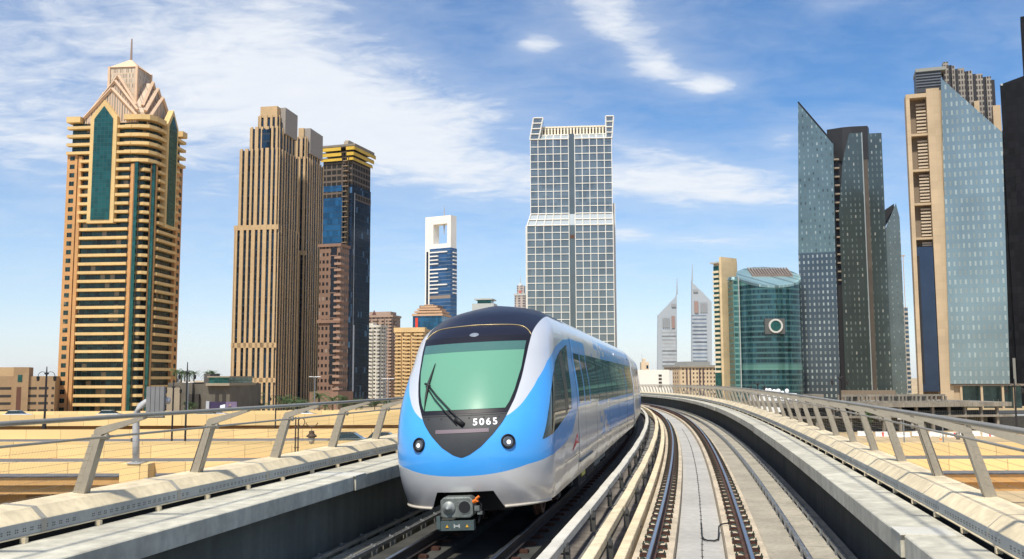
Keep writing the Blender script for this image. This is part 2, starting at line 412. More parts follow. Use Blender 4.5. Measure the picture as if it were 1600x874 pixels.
# ------------------------------------------------------------------ tracks
def make_track(c, lab):
    root = empty('railway_track', tp(10, c, 0))
    tag(root, lab, 'railway track', 'railway tracks on the viaduct')
    inv = Matrix.Translation(-tp(10, c, 0))
    def put(mb, name, m, par=None, kind=None, smooth=False):
        o = mb.build(name, m, par or root, smooth=smooth)
        if par is None: o.matrix_local = inv
        if kind: o['kind'] = kind
        return o
    for sd_ in (-1, 1):
        a = c + sd_ * .752
        p = MB()
        lo, hi = (a - .34, a + .34)
        sweep(p, [(lo, -.418), (lo + .02, -.235), (hi - .02, -.235), (hi, -.418)], SA, SB)
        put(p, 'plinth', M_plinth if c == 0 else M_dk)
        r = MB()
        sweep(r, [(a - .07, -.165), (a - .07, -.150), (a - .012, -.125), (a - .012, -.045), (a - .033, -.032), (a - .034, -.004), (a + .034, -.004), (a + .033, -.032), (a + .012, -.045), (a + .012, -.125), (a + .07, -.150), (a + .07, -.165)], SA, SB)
        ro = put(r, 'rail', M_rust if c == 0 else mat('shade_dark_steel', (.025, .018, .015), .7, var=.3, vscale=5))  # left rails near black, the shadow around the train painted on
        r = MB()
        sweep(r, [(a - .030, -.0035), (a - .024, .002), (a + .024, .002), (a + .030, -.0035)], SA, SB)
        put(r, 'running_surface', M_shiny, ro)
    # rail fasteners: plate, two clips, two bolts, seen singly near the camera
    pm = MB().box(-.21, .21, -.08, .08, -.235, -.195).box(-.20, -.075, -.06, .06, -.195, -.180).box(.075, .20, -.06, .06, -.195, -.180)
    cm = MB()
    for q in (1,):
        cm.tube([(q * .07, -.05, -.155), (q * .105, -.05, -.130), (q * .145, -.03, -.125), (q * .155, 0, -.135), (q * .145, .03, -.125), (q * .105, .05, -.130), (q * .07, .05, -.155)], .011, 6)
        cm.lathe([(.024, -.185), (.024, -.155), (.011, -.155), (.011, -.125), (0.004, -.12)], (q * .19, -.05, 0), 6)
    po = pm.build('rail_fastener', M_plate); co_ = cm.build('spring_clip', M_clip)
    po.parent = root; co_.parent = po
    cn_ = co_.copy(); COL.objects.link(cn_); cn_.parent = po; cn_.rotation_euler = (0, 0, math.pi)
    k = 0; rest_p = MB(); rest_c = MB()
    s = 12.2
    while s < 110:
        for sd_ in (-1, 1):
            m = inv @ tmat(s, c + sd_ * .752, 0)
            if k < 100 and c == 0:
                if k == 0: o = po; o.matrix_local = m
                else:
                    o = po.copy(); COL.objects.link(o); o.matrix_local = m
                    q = co_.copy(); COL.objects.link(q); q.parent = o
                    q = cn_.copy(); COL.objects.link(q); q.parent = o
            else:
                rest_p.add([m @ Vector(v) for v in pm.v], pm.f)
                if s < 70:
                    rest_c.add([m @ Vector(v) for v in cm.v], cm.f); rest_c.add([m @ Vector((-v[0], -v[1], v[2])) for v in cm.v], cm.f)
            k += 1
        s += .75
    if c != 0:
        bpy.data.objects.remove(cn_); bpy.data.objects.remove(co_); bpy.data.objects.remove(po)
        o = rest_p.build('rail_fasteners', M_plate, root, fix=False); o['kind'] = 'stuff'
    else:
        o = rest_p.build('distant_rail_fasteners', M_plate, root, fix=False); o['kind'] = 'stuff'
        o = rest_c.build('distant_spring_clips', M_clip, root, fix=False); o['kind'] = 'stuff'
    return root
make_track(0, 'empty right-hand railway track curving away past the blue train')
make_track(CL, 'left-hand railway track under the blue and silver train')

# low kerb left of the right track
k = MB(); s = 9.0; i = 0
while s < 120:
    sbox(k, s, s + 2.36, -1.29, -1.12, -.418, -.09)
    s += 2.4
o = tag(bevel(k.build('track_kerb', M_concw), .02), 'low jointed concrete kerb along the left edge of the empty track', 'kerb')

# ------------------------------------------------------------------ two pale cable ducts between the tracks
def cable_duct(o0, o1, z1, s0, phase, lab, extra):
    root = empty('cable_duct', tp(12, (o0 + o1) / 2, 0)); inv = Matrix.Translation(-tp(12, (o0 + o1) / 2, 0))
    tag(root, lab, 'cable duct', 'pale cable ducts between the two tracks')
    s = s0; n = 0
    beam = MB(); br = []
    while s < 150:
        st = [s + .006, s + 1.2, s + 2.4, s + 3.594]
        w = .012 * (n % 2)
        sweep(beam, [(o0 + w, z1 - .13), (o0 + w, z1 - .01), (o0 + .012 + w, z1), (o1 - .012 + w, z1), (o1 + w, z1 - .01), (o1 + w, z1 - .13)], 0, 0, st=st)
        n += 1; s += 3.6
    b = beam.build('cover', M_concw if not extra else mat('duct_cover', (0.66, 0.62, 0.52), 0.7, var=0.12, vscale=0.8, streak=0.08), root); b.matrix_local = inv
    s = s0
    pr = None
    bm_ = MB().box(.0, .10, -.035, .035, -.36, -.06).box(-.16, .0, -.03, .03, -.15, -.13).box(.02, .34, -.02, .02, -.36, -.33).box(.03, .09, -.07, .07, -.10, -.03).tube([(.06, -.05, -.08), (.06, -.05, .02)], .012, 6).tube([(.06, .05, -.08), (.06, .05, .02)], .012, 6)
    kk = 0
    while s < 75:
        if pr is None: o = pr = bm_.build('bracket', mat('bracket_steel', (.07, .07, .068), .6, metal=.2, var=.2, vscale=3), root)
        else: o = pr.copy(); COL.objects.link(o)
        o.matrix_local = inv @ tmat(s, o1 + .0, z1 - .05)
        s += 3.6
    return root
cable_duct(-2.16, -1.98, .23, 7.2, 0, 'pale cable duct nearest the train, on steel brackets', True)
cable_duct(-1.60, -1.43, .19, 8.1, 0, 'pale cable duct beside the low kerb of the empty track', False)
# dark service run between the ducts
d = MB(); sweep(d, [(-1.93, -.40), (-1.66, -.40), (-1.66, -.26), (-1.93, -.26)], SA, 160)
tag(d.build('cable_trough', mat('trough_lid', (0.17, 0.165, 0.15), .9, var=.35, vscale=1.5)), 'dark stained concrete trough lying between the two cable ducts', 'cable trough')
# thin cable down the middle of the channel, with its bonding lead
d = MB()
pts = []
s = 9.0
while s < 60:
    pts.append(tp(s, .03 + .004 * math.sin(s * 2.1), -.348)); s += .3
d.tube(pts, .008, 6)
s = 9.3
while s < 45:
    d.box(0, 0, 0, 0, 0, 0) if False else None
    p = tp(s, .03, -.345); q = tp(s, .10, -.35)
    d.tube([tp(s, .005, -.345), tp(s, .055, -.352)], .005, 5)
    s += .62
a = 18.3
d.tube([tp(a + 2.2, .03, -.33), tp(a + .45, .035, -.33), tp(a + .12, .07, -.33), tp(a, .13, -.33), tp(a, .25, -.335), tp(a + .15, .325, -.33), tp(a + .6, .345, -.30), tp(a + 1.0, .36, -.22), tp(a + 1.2, .42, -.205), tp(a + 1.2, .56, -.18)], .015, 8)
tag(d.build('bonding_cable', M_black, smooth=True), 'thin black cable along the pale channel between the rails', 'cable')

# ------------------------------------------------------------------ cable trays and trough lids outside each track
def trays(f, lab1, lab2, lab3, group):
    def rg(a, b): return (min(f(a), f(b)), max(f(a), f(b)))
    lid = MB(); s = 7.0
    while s < 130:
        for a, b in ((1.75, 2.21), (2.29, 2.50)):
            p, q = rg(a, b); sbox(lid, s + .02, s + 1.175, p, q, -.418, -.305)
        s += 1.2
    tag(lid.build('trough_lids', mat('lid_concrete', (0.40, 0.365, 0.29), .85, var=.22, vscale=.9, bump=.3, bscale=30, fine=.12) if f(1) > 0 else mat('lid_dark', (0.24, 0.235, 0.19), .85, var=.3, vscale=.9, bump=.3, bscale=30, fine=.12)), lab3, 'trough lids', 'rows of trough lids')  # left-hand lids use a darker concrete than the right
    for c_, lab in ((1.70, lab1), (2.25, lab2)):
        root = empty('cable_tray', tp(12, f(c_), 0)); tag(root, lab, 'cable tray', group)
        inv = Matrix.Translation(-tp(12, f(c_), 0))
        t = MB(); p, q = rg(c_ - .035, c_ + .035)
        sweep(t, [(p, -.26), (p, -.20), (p + .012, -.20), (p + .012, -.245), (q - .012, -.245), (q - .012, -.20), (q, -.20), (q, -.26)], 7, 130)
        sweep(t, [(f(c_) - .018, -.24), (f(c_) - .018, -.205), (f(c_) + .018, -.205), (f(c_) + .018, -.24)], 7, 130)
        t.build('channel', M_steel, root).matrix_local = inv
        cm = MB().box(-.05, .05, -.035, .035, -.43, -.26).box(-.060, .02, -.035, .035, -.268, -.19).box(-.068, -.04, -.02, .02, -.30, -.175)
        first = None; s = 8.0; k = 0
        while s < 70 and k < 70:
            if first is None: o = first = cm.build('clamp', M_steel, root)
            else: o = first.copy(); COL.objects.link(o)
            o.matrix_local = inv @ tmat(s, f(c_), 0)
            s += 1.0; k += 1
trays(lambda o: o, 'steel cable tray nearest the empty track, right side of the deck', 'steel cable tray close under the right-hand walkway', 'jointed concrete trough lids beside the two cable trays on the right', 'steel cable trays on the right side')
trays(MIR, 'steel cable tray nearest the train, left side of the deck', 'steel cable tray close under the left-hand walkway', 'dark concrete trough lids left of the train', 'steel cable trays on the left side')

# ------------------------------------------------------------------ side walls, walkways, parapets
def side(f, name, zw, zp, wo, po):
    sgn = 1 if f(1) > f(0) else -1
    P_ = lambda l: [(f(o), z) for o, z in l]
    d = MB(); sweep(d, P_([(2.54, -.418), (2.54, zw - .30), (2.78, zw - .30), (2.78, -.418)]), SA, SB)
    lit = tag(d.build('deck_side_wall', mat('wall_shade_black', (0.045, 0.05, 0.045), .9, var=.3, vscale=.7, streak=.3) if sgn > 0 else mat('wall_greenish', (0.14, 0.155, 0.14), .8, var=.2, vscale=.7, streak=.2)), 'grey concrete side wall under the %s walkway' % name, 'wall')  # right wall: shade under the walkway put into a near-black colour
    # walkway slabs in long panels with an open joint
    root = empty('walkway', tp(12, f(2.4), 0)); inv = Matrix.Translation(-tp(12, f(2.4), 0))
    tag(root, 'pale grey concrete walkway ledge on the %s side of the deck' % name, 'walkway', 'concrete walkways along the viaduct')
    joints = ([-8, 11.15, 36, 62, 88, 114, 140, 168] if sgn > 0 else [-8, 16.0, 41, 66, 92, 118, 168])
    ledge = f(2.06) if sgn < 0 else 2.13
    for i in range(len(joints) - 1):
        d = MB(); a, b = joints[i] + .02, joints[i + 1] - .02
        e = 0.0 if i % 2 else 0.035
        sweep(d, [(ledge + sgn * e, zw - .24), (ledge + sgn * e, zw - .012), (ledge + sgn * (e + .012), zw), (f(wo - .03), zw), (f(wo - .03), zw - .14), (ledge + sgn * (.52), zw - .24)], 0, 0, st=[t for t in steps(a, b)])
        d.build('walkway_slab', M_conc, root).matrix_local = inv
    d = MB(); sweep(d, P_([(2.55, zw - .30), (2.55, zw - .20), (wo - .1, zw - .145), (wo - .1, zw - .30)]), SA, SB)
    d.build('walkway_bearer', M_concd, root).matrix_local = inv
    # cover plate at the joint
    d = MB(); js = joints[1]
    sweep(d, [(ledge - sgn * .01, zw + .001), (ledge - sgn * .01, zw + .016), (f(wo - .12), zw + .016), (f(wo - .12), zw + .001)], 0, 0, st=[js - .02, js + .5])
    d.build('cover_plate', mat('cover_plate', (.60, .58, .50), .7, var=.1), root).matrix_local = inv
    # parapet
    proot = empty('parapet', tp(12, f(wo + .4), 0)); pinv = Matrix.Translation(-tp(12, f(wo + .4), 0))
    tag(proot, 'cream concrete parapet with sloping face on the %s side' % name, 'parapet', 'concrete parapets along the viaduct')
    body = MB()
    vt = zp - .12
    prof = [(wo + .02, zw + .06), (wo + .02, vt), (wo + .15, zp), (wo + .52, zp + .03), (wo + .56, zp), (wo + .56, -1.4), (wo + .40, -1.4), (wo + .30, zw - .6), (wo + .30, zw - .02), (wo + .14, zw + .0)]
    sweep(body, P_([(wo + .14, zw + .05), (wo + .02, zw + .052), (wo + .02, vt), (wo + .15, zp), (wo + .50, zp + .02), (wo + .54, zp - .02), (wo + .54, -1.3), (wo + .14, -1.3)]), SA, SB)
    body.build('parapet_wall', M_concw, proot).matrix_local = pinv
    dkk = MB(); sweep(dkk, P_([(wo + .10, zw - .10), (wo + .10, zw + .048), (wo + .139, zw + .048), (wo + .139, zw - .10)]), SA, SB)
    dkk.build('gap_shade_strip', mat('gap_dark', (.02, .02, .018), .9, var=0), proot).matrix_local = pinv  # near-black strip behind the gap, its shade given as colour
    lip = MB(); sweep(lip, P_([(wo - .005, zw + .052), (wo + .018, zw + .052), (wo + .018, zw + .064), (wo - .005, zw + .064)]), SA, 150)
    lip.build('bottom_lip', M_concw, proot).matrix_local = pinv
    # grey panel face with perforations (the vented side toward the track)
    fc = MB(); sweep(fc, P_([(wo + .012, zw + .066), (wo + .012, vt - .003), (wo + .0185, vt - .003), (wo + .0185, zw + .066)]), SA, 200)
    fc.build('vent_panel', mat('panel_grey', (.36, .375, .36), .6, metal=0.0, var=.12, vscale=1.0, streak=.12), proot).matrix_local = pinv
    hl = MB(); s = 6.5; zc = (zw + vt) / 2 + .022
    k = 0
    while s < 46:
        if (s % 2.45) > .16:
            for a in (0, .030):
                for b in (-.016, .008):
                    sbox(hl, s + a, s + a + .017, f(wo + .0105), f(wo + .0118), zc + b, zc + b + .013)
        s += .115
    o = hl.build('vent_holes', M_hole, proot, fix=False); o.matrix_local = pinv; o['kind'] = 'stuff'
    # small joints with metal strips over the cap
    s = 10.45 if sgn > 0 else 9.2; k = 0
    stp = 2.85 if sgn > 0 else 2.7
    first = None
    while s < 120:
        j = MB(); w_ = .085 if sgn < 0 else .016
        sweep(j, P_([(wo + .008, zw + .066), (wo + .008, vt + .001), (wo + .147, zp + .004), (wo + .51, zp + .025), (wo + .51, zp + .01), (wo + .16, zp - .01), (wo + .03, vt - .01), (wo + .03, zw + .066)]), 0, 0, st=[s, s + w_])
        j.build('joint_strip', mat('joint_grey', (.36, .335, .28), .7, var=.1), proot).matrix_local = pinv
        s += stp
    # small feet under the lip
    ft = MB(); s = 8.9
    fm = MB().box(-.012, .05, -.025, .025, -.002, .052)
    first = None; k = 0
    while s < 75:
        if first is None: o = first = fm.build('foot', M_concw, proot)
        else: o = first.copy(); COL.objects.link(o)
        o.matrix_local = pinv @ tmat(s, f(wo) , zw)
        s += 1.25 if s < 30 else 2.5
    # railing
    rr = empty('railing', tp(12, f(po), zp)); rinv = Matrix.Translation(-tp(12, f(po), zp))
    tag(rr, 'grey steel safety railing with leaning posts on the %s parapet' % name, 'railing', 'steel railings on both sides of the viaduct')
    kz = zp + (.72 if sgn > 0 else .70)
    pm = MB()
    b0, b1 = 0.0, -.22 * sgn        # foot and kink, across
    arm = -.60 * sgn
    top = .22
    hh = kz - zp
    dxk = b1
    PW = .062 if sgn > 0 else .072
    # H-shaped post leaning inward, with an arm reaching to the top rail
    for yy in (-.05, .05):
        pm.add([(b0 - PW, yy - .006, -.03), (b0 + PW, yy - .006, -.03), (b0 + PW, yy + .006, -.03), (b0 - PW, yy + .006, -.03),
                (dxk - PW * .8, yy - .006, hh), (dxk + PW * .8, yy - .006, hh), (dxk + PW * .8, yy + .006, hh), (dxk - PW * .8, yy + .006, hh)],
               [(0, 3, 2, 1), (4, 5, 6, 7), (0, 1, 5, 4), (1, 2, 6, 5), (2, 3, 7, 6), (3, 0, 4, 7)])
    for xx in (-1, 1):
        a = b0 + xx * PW * .95; c = dxk + xx * PW * .75
        pm.add([(a - .008, -.056, -.03), (a + .008, -.056, -.03), (a + .008, .056, -.03), (a - .008, .056, -.03), (c - .008, -.056, hh), (c + .008, -.056, hh), (c + .008, .056, hh), (c - .008, .056, hh)],
               [(0, 3, 2, 1), (4, 5, 6, 7), (0, 1, 5, 4), (1, 2, 6, 5), (2, 3, 7, 6), (3, 0, 4, 7)])
    # knuckle and arm
    e0, e1 = dxk, dxk + arm
    pm.slab_xz([(e0 + PW * .82 * sgn, hh - .02), (e0 + PW * .8 * sgn, hh + .04), (e0 + .02 * sgn, hh + .08), (e1, hh + top), (e1, hh + top - .035), (e0 - PW * .82 * sgn, hh - .0)], -.025, .025)
    sp = 2.42 if sgn > 0 else 2.66
    s = (11.92 - 2 * 2.42) if sgn > 0 else (10.36 - 2.66)
    first = None; k = 0
    clamp = MB().tube([(b1 - .1 * sgn, 0, hh - .07), (b1 - .1 * sgn + .001, 0, hh + .01)], .022, 8).lathe([(.02, -.05), (.026, -.04), (.026, .04), (.02, .05)], (b1 - .1 * sgn, 0, hh - .03), 8, 'y')
    while s < 200 and k < 90:
        if first is None:
            o = first = pm.build('post', M_railing, rr); q0 = clamp.build('clamp', M_railing, o)
        else:
            o = first.copy(); COL.objects.link(o); q = q0.copy(); COL.objects.link(q); q.parent = o
        o.matrix_local = rinv @ tmat(s, f(po), zp)
        s += sp; k += 1
    def pipe(o_, z_, r_, name):
        n = 8; st = steps(4, 200); vs = []
        m = MB()
        prof = [(o_ + r_ * math.cos(2 * math.pi * i / n), z_ + r_ * math.sin(2 * math.pi * i / n)) for i in range(n)]
        sweep(m, prof, 4, 200); m.build(name, M_railing, rr, smooth=True).matrix_local = rinv
    pipe(f(po) + e1, zp + hh + top + .01, .026, 'top_rail')
    pipe(f(po) + e0 - .10 * sgn, zp + hh - .03, .015, 'middle_rail')
    wire = MB()
    for k in range(7):
        t = (k + .7) / 8.3
        oo = f(po) + t * dxk - .0 * sgn; z_ = zp + hh * t
        r_ = .0014
        sweep(wire, [(oo - r_, z_ - r_), (oo + r_, z_ - r_), (oo + r_, z_ + r_), (oo - r_, z_ + r_)], 4, 110)
    s = 8.0
    while s < 110:
        a = tp(s, f(po), zp + .02); b = tp(s, f(po) + dxk * .86, zp + hh * .86)
        ax = tp(s + .0022, f(po), zp + .02) - a
        wire.add([a, a + ax, b + ax, b, a + Vector((0, 0, 0)), a, b, b], [(0, 1, 2, 3)])
        s += .05
    o = wire.build('wire_mesh', M_railing, rr, fix=False); o.matrix_local = rinv; o['kind'] = 'stuff'
side(lambda o: o, 'right', .93, 1.25, 2.81, 3.26)
side(MIR, 'left', .95, 1.27, 3.04, 3.42)
# ------------------------------------------------------------------ train
ZT = 4.1; PXP = 2.2
def hermite(t):
    zs = np.array([a for a, _ in t], float); ys = np.array([b for _, b in t], float); m = np.gradient(ys, zs)
    def f(z):
        z = np.clip(np.asarray(z, float), zs[0], zs[-1]); i = np.clip(np.searchsorted(zs, z) - 1, 0, len(zs) - 2)
        hh = zs[i + 1] - zs[i]; q = (z - zs[i]) / hh
        return (2 * q ** 3 - 3 * q ** 2 + 1) * ys[i] + (q ** 3 - 2 * q * q + q) * hh * m[i] + (-2 * q ** 3 + 3 * q * q) * ys[i + 1] + (q ** 3 - q * q) * hh * m[i + 1]
    return f
Y0 = hermite([(.5, .22), (.8, .08), (1.1, .01), (1.4, 0), (1.7, .06), (2.05, .22), (2.5, .5), (2.9, .8), (3.2, 1.08), (3.5, 1.5), (3.7, 2.0), (3.9, 2.6), (4.1, 3.6)])
LNf = hermite([(.5, 1.3), (1.2, 1.2), (2., 1.2), (3., 1.42), (3.6, 1.45), (4.1, 1.3)])
WLf = hermite([(.5, 1.30), (1., 1.36), (1.6, 1.38), (2.4, 1.37), (3.0, 1.30)])
def Wd(z):
    z = np.asarray(z, float); w = WLf(np.minimum(z, 3.0)); t = np.clip((z - 3.) / (ZT - 3.), 0, 1)
    return w * (1 - t ** 2.8) ** (1 / 2.7)
def yfront(x, z):
    r = np.clip(abs(x) / np.maximum(Wd(z), 1e-3), 0, 1); return Y0(z) + LNf(z) * (1 - (1 - r ** PXP) ** (1 / PXP))
def xside(y, z):
    q = np.clip((LNf(z) - (y - Y0(z))) / LNf(z), 0, 1); return Wd(z) * (1 - q ** PXP) ** (1 / PXP)
SF, SBK = 15.5, 43.7
def car_frame(s0, s1, roll=.048):
    o = tp(s0, CL, 0); b = tp(s1, CL, 0); d = (b - o).normalized(); r = d.cross(Vector((0, 0, 1))).normalized(); u = r.cross(d)
    c, k = math.cos(roll), math.sin(roll)
    r2 = r * c + u * k; u2 = u * c - r * k
    m = Matrix((r2, d, u2)).transposed().to_4x4(); m.translation = o
    return m
ztop = lambda y: float(np.interp(y, [0, .32, .5, .75, 1.12, 1.71, 2.58, 3.93, 5.4, 8.2, 40], [1.95, 1.97, 2.11, 2.31, 2.57, 2.88, 3.16, 3.35, 3.43, 3.44, 3.44]))
zbot = lambda y: float(np.interp(y, [0, .35, .87, 2.7, 4.0, 4.73, 5.14, 5.35, 40], [1.02, 1.16, 1.25, 1.34, 1.47, 1.78, 1.92, 1.96, 1.96]))
hwm = lambda z: float(np.interp(z, [1.33, 1.37, 1.5, 1.7, 1.87, 1.96, 2.03, 2.24, 2.39, 2.58, 2.72, 3.04, 3.38, 3.64, 4.1], [0, .13, .33, .53, .66, .71, .74, .83, .87, .91, .93, .96, .99, 1.03, 1.10]))
def livery_mat():
    m = bpy.data.materials.new('train_livery'); m.use_nodes = True; t = m.node_tree; p = t.nodes['Principled BSDF']
    def att(n):
        a = N(t, 'ShaderNodeAttribute'); a.attribute_name = n; return a.outputs['Fac']
    blue = smap(t, att('blue'), -.004, .004); black = smap(t, att('black'), -.004, .004)
    co = N(t, 'ShaderNodeTexCoord'); s = N(t, 'ShaderNodeSeparateXYZ'); t.links.new(co.outputs['Object'], s.inputs[0])
    # pixel pattern: small squares of blue that thicken toward the rear of the first car
    iy = mth(t, 'FLOOR', mth(t, 'MULTIPLY', s.outputs[1], 3.2)); iz = mth(t, 'FLOOR', mth(t, 'MULTIPLY', s.outputs[2], 6.5))
    cb = N(t, 'ShaderNodeCombineXYZ'); t.links.new(iy, cb.inputs[0]); t.links.new(iz, cb.inputs[1])
    wn = N(t, 'ShaderNodeTexWhiteNoise'); wn.noise_dimensions = '2D'; t.links.new(cb.outputs[0], wn.inputs['Vector'])
    th = smap(t, s.outputs[1], 8.4, 15.5, -.06, 1.05)
    pix = mth(t, 'LESS_THAN', wn.outputs['Value'], th)
    zz = s.outputs[2]
    band = mth(t, 'MAXIMUM', mth(t, 'MULTIPLY', mth(t, 'GREATER_THAN', zz, 1.05), mth(t, 'LESS_THAN', zz, 1.72)), mth(t, 'MULTIPLY', mth(t, 'GREATER_THAN', zz, 1.86), mth(t, 'LESS_THAN', zz, 3.66)))
    pix = mth(t, 'MULTIPLY', mth(t, 'MULTIPLY', pix, band), mth(t, 'LESS_THAN', s.outputs[1], 27.6))
    blue = mth(t, 'MAXIMUM', blue, pix)
    nz = N(t, 'ShaderNodeTexNoise'); nz.inputs['Scale'].default_value = 1.3; nz.inputs['Detail'].default_value = 5; t.links.new(co.outputs['Object'], nz.inputs['Vector'])
    dirt = smap(t, zz, 1.0, .45, 0, .75)
    dn = mth(t, 'MULTIPLY', dirt, smap(t, nz.outputs[0], .35, .65, .4, 1))
    sil = mixc(t, dn, (.76, .77, .775), (.30, .22, .16))
    bl = mixc(t, smap(t, nz.outputs[0], .3, .7, 0, 1), (.055, .35, .84), (.065, .375, .88))
    c = mixc(t, black, mixc(t, blue, sil, bl), (.012, .012, .022))
    t.links.new(c, p.inputs['Base Color'])
    t.links.new(mth(t, 'MULTIPLY', mth(t, 'SUBTRACT', 1.0, mth(t, 'MAXIMUM', blue, black)), .35), p.inputs['Metallic'])
    t.links.new(smap(t, black, 0, 1, .30, .42), p.inputs['Roughness']); t.links.new(smap(t, black, 0, 1, .5, .3), p.inputs['Specular IOR Level'])
    t.links.new(smap(t, black, 0, 1, .5, .12), p.inputs['Coat Weight']); p.inputs['Coat Roughness'].default_value = .05
    # panels are not perfectly flat: reflections waver along the side
    mp_ = N(t, 'ShaderNodeMapping'); mp_.inputs['Scale'].default_value = (1.0, .55, 1.3); t.links.new(co.outputs['Object'], mp_.inputs[0])
    nb = N(t, 'ShaderNodeTexNoise'); nb.inputs['Scale'].default_value = 1.6; nb.inputs['Detail'].default_value = 2; t.links.new(mp_.outputs[0], nb.inputs['Vector'])
    bu = N(t, 'ShaderNodeBump'); bu.inputs['Strength'].default_value = .30; bu.inputs['Distance'].default_value = .03
    t.links.new(nb.outputs[0], bu.inputs['Height']); t.links.new(bu.outputs[0], p.inputs['Normal']); t.links.new(bu.outputs[0], p.inputs['Coat Normal'])
    return m
M_liv = livery_mat()
M_mask = mat('gloss_black', (.012, .012, .018), .45, spec=.25, var=0, coat=0)
M_maskg = mat('satin_charcoal', (.040, .043, .047), .50, spec=.3, var=.08, vscale=3, coat=0)
M_shield = mat('windscreen_glass', (.13, .315, .225), .30, metal=0, spec=.10, var=0, vscale=.8, coat=0)
M_glass = mat('train_glass', (.02, .035, .033), .05, metal=.0, spec=.5, var=0, coat=0.0)
M_gold = mat('trim_gold', (.55, .43, .22), .4, metal=.5, var=0)
M_white = mat('white_letters', (.85, .85, .85), .5, var=0)
M_dark = mat('underframe_dark', (.02, .02, .022), .7, var=.4, vscale=4)
M_grey = mat('underframe_grey', (.18, .20, .19), .6, var=.3, vscale=4, metal=.2)

def nose_body(parent, length):
    zr = sorted(set([.5, .56, .62, .68, .74, .7695, .7700, .7705] + [round(v, 4) for v in np.linspace(.80, 3.0, 56)] + [round(3 + 1.0999 * math.sin(v), 4) for v in np.linspace(0, math.pi / 2, 44)]))
    na = 44
    a = np.linspace(0, math.pi / 2, na)
    ys_ext = np.concatenate([np.linspace(0.15, 6.5, 30), np.linspace(6.9, length, 40)])
    verts = []; blue = []; black = []; ncol = None
    for z in zr:
        y0 = float(Y0(z)); ln = float(LNf(z)); w = float(Wd(z))
        x = w * np.sin(a) ** (2 / PXP); y = y0 + ln * (1 - np.cos(a) ** (2 / PXP))
        ye = y0 + ln + ys_ext * (length - y0 - ln) / length
        xr = np.concatenate([x, np.full(len(ye), w)]); yr = np.concatenate([y, ye])
        if z < .77:
            xc = .475 + (.77 - z) / .27 * .13
            xx = np.maximum(xr, xc); 
            yr = np.where(xr < xc, float(yfront(xc, z)), yr); xr = xx
        X = np.concatenate([-xr[::-1], xr]); Y = np.concatenate([yr[::-1], yr])
        if ncol is None: ncol = len(X)
        for q, r_ in zip(X, Y):
            verts.append((q, r_, z))
            blue.append(min(z - zbot(r_), ztop(r_) - z, (8.2 - r_) * .5))
            black.append(min(hwm(z) - abs(q), z - 1.33, (6.2 - r_)))
    fs = []
    mid = ncol // 2 - 1
    for i in range(len(zr) - 1):
        for j in range(ncol - 1):
            if zr[i + 1] < .7701 and j == mid: continue
            if abs(zr[i + 1] - .77) < 1e-6 and abs(verts[(i + 1) * ncol + j][0]) < .474 and abs(verts[(i + 1) * ncol + j + 1][0]) < .474: continue
            fs.append((i * ncol + j, i * ncol + j + 1, (i + 1) * ncol + j + 1, (i + 1) * ncol + j))
    # rear bulkhead
    rear = [i * ncol for i in range(len(zr))] + [i * ncol + ncol - 1 for i in range(len(zr))][::-1]
    fs.append(tuple(rear))
    me = bpy.data.meshes.new('body'); me.from_pydata(verts, [], fs); me.update()
    for nme, dat in (('blue', blue), ('black', black)):
        at_ = me.attributes.new(nme, 'FLOAT', 'POINT'); at_.data.foreach_set('value', dat)
    me.materials.append(M_liv); me.polygons.foreach_set('use_smooth', [True] * (len(fs) - 1) + [False])
    import bmesh
    bm = bmesh.new(); bm.from_mesh(me); bmesh.ops.remove_doubles(bm, verts=bm.verts, dist=1e-5); bm.to_mesh(me); bm.free()
    o = bpy.data.objects.new('body', me); COL.objects.link(o); o.parent = parent
    return o
def front_patch(name, rows, eps, m, parent, n=36, smooth=True):
    """rows: (z, x_left, x_right); panel laid on the nose, eps proud of it, with a turned-in edge"""
    vs = []
    def P3(x, z, e):
        y = float(yfront(x, z)); 
        dyx = (float(yfront(x + .01, z)) - float(yfront(x - .01, z))) / .02; dyz = (float(yfront(x, z + .01)) - float(yfront(x, z - .01))) / .02
        nv = Vector((-dyx, 1, -dyz)).normalized()
        return Vector((x, y, z)) - nv * e
    for z, xl, xr in rows:
        for k in range(n + 1):
            x = xl + (xr - xl) * k / n
            vs.append(P3(x, z, eps))
    fs = [(i * (n + 1) + k, i * (n + 1) + k + 1, (i + 1) * (n + 1) + k + 1, (i + 1) * (n + 1) + k) for i in range(len(rows) - 1) for k in range(n)]
    base = len(vs)
    ring = [k for k in range(n + 1)] + [i * (n + 1) + n for i in range(1, len(rows))] + [(len(rows) - 1) * (n + 1) + k for k in range(n - 1, -1, -1)] + [i * (n + 1) for i in range(len(rows) - 2, 0, -1)]
    flat = [(z, x) for z, xl, xr in rows for x in [xl + (xr - xl) * k / n for k in range(n + 1)]]
    for q in ring:
        z, x = flat[q]; vs.append(P3(x, z, -.001))
    for q in ring:
        z, x = flat[q]; vs.append(P3(x, z, eps))
    m_ = len(ring)
    for i in range(m_):
        j = (i + 1) % m_
        fs.append((base + m_ + i, base + m_ + j, base + j, base + i))
    mb = MB(); mb.add(vs, fs)
    o = mb.build(name, m, parent, smooth=smooth, fix=True); nf = (len(rows) - 1) * n
    if sum(p_.normal.y * p_.area for p_ in o.data.polygons[:nf]) > 0: o.data.flip_normals()
    for p_ in o.data.polygons[nf:]: p_.use_smooth = False
    return o
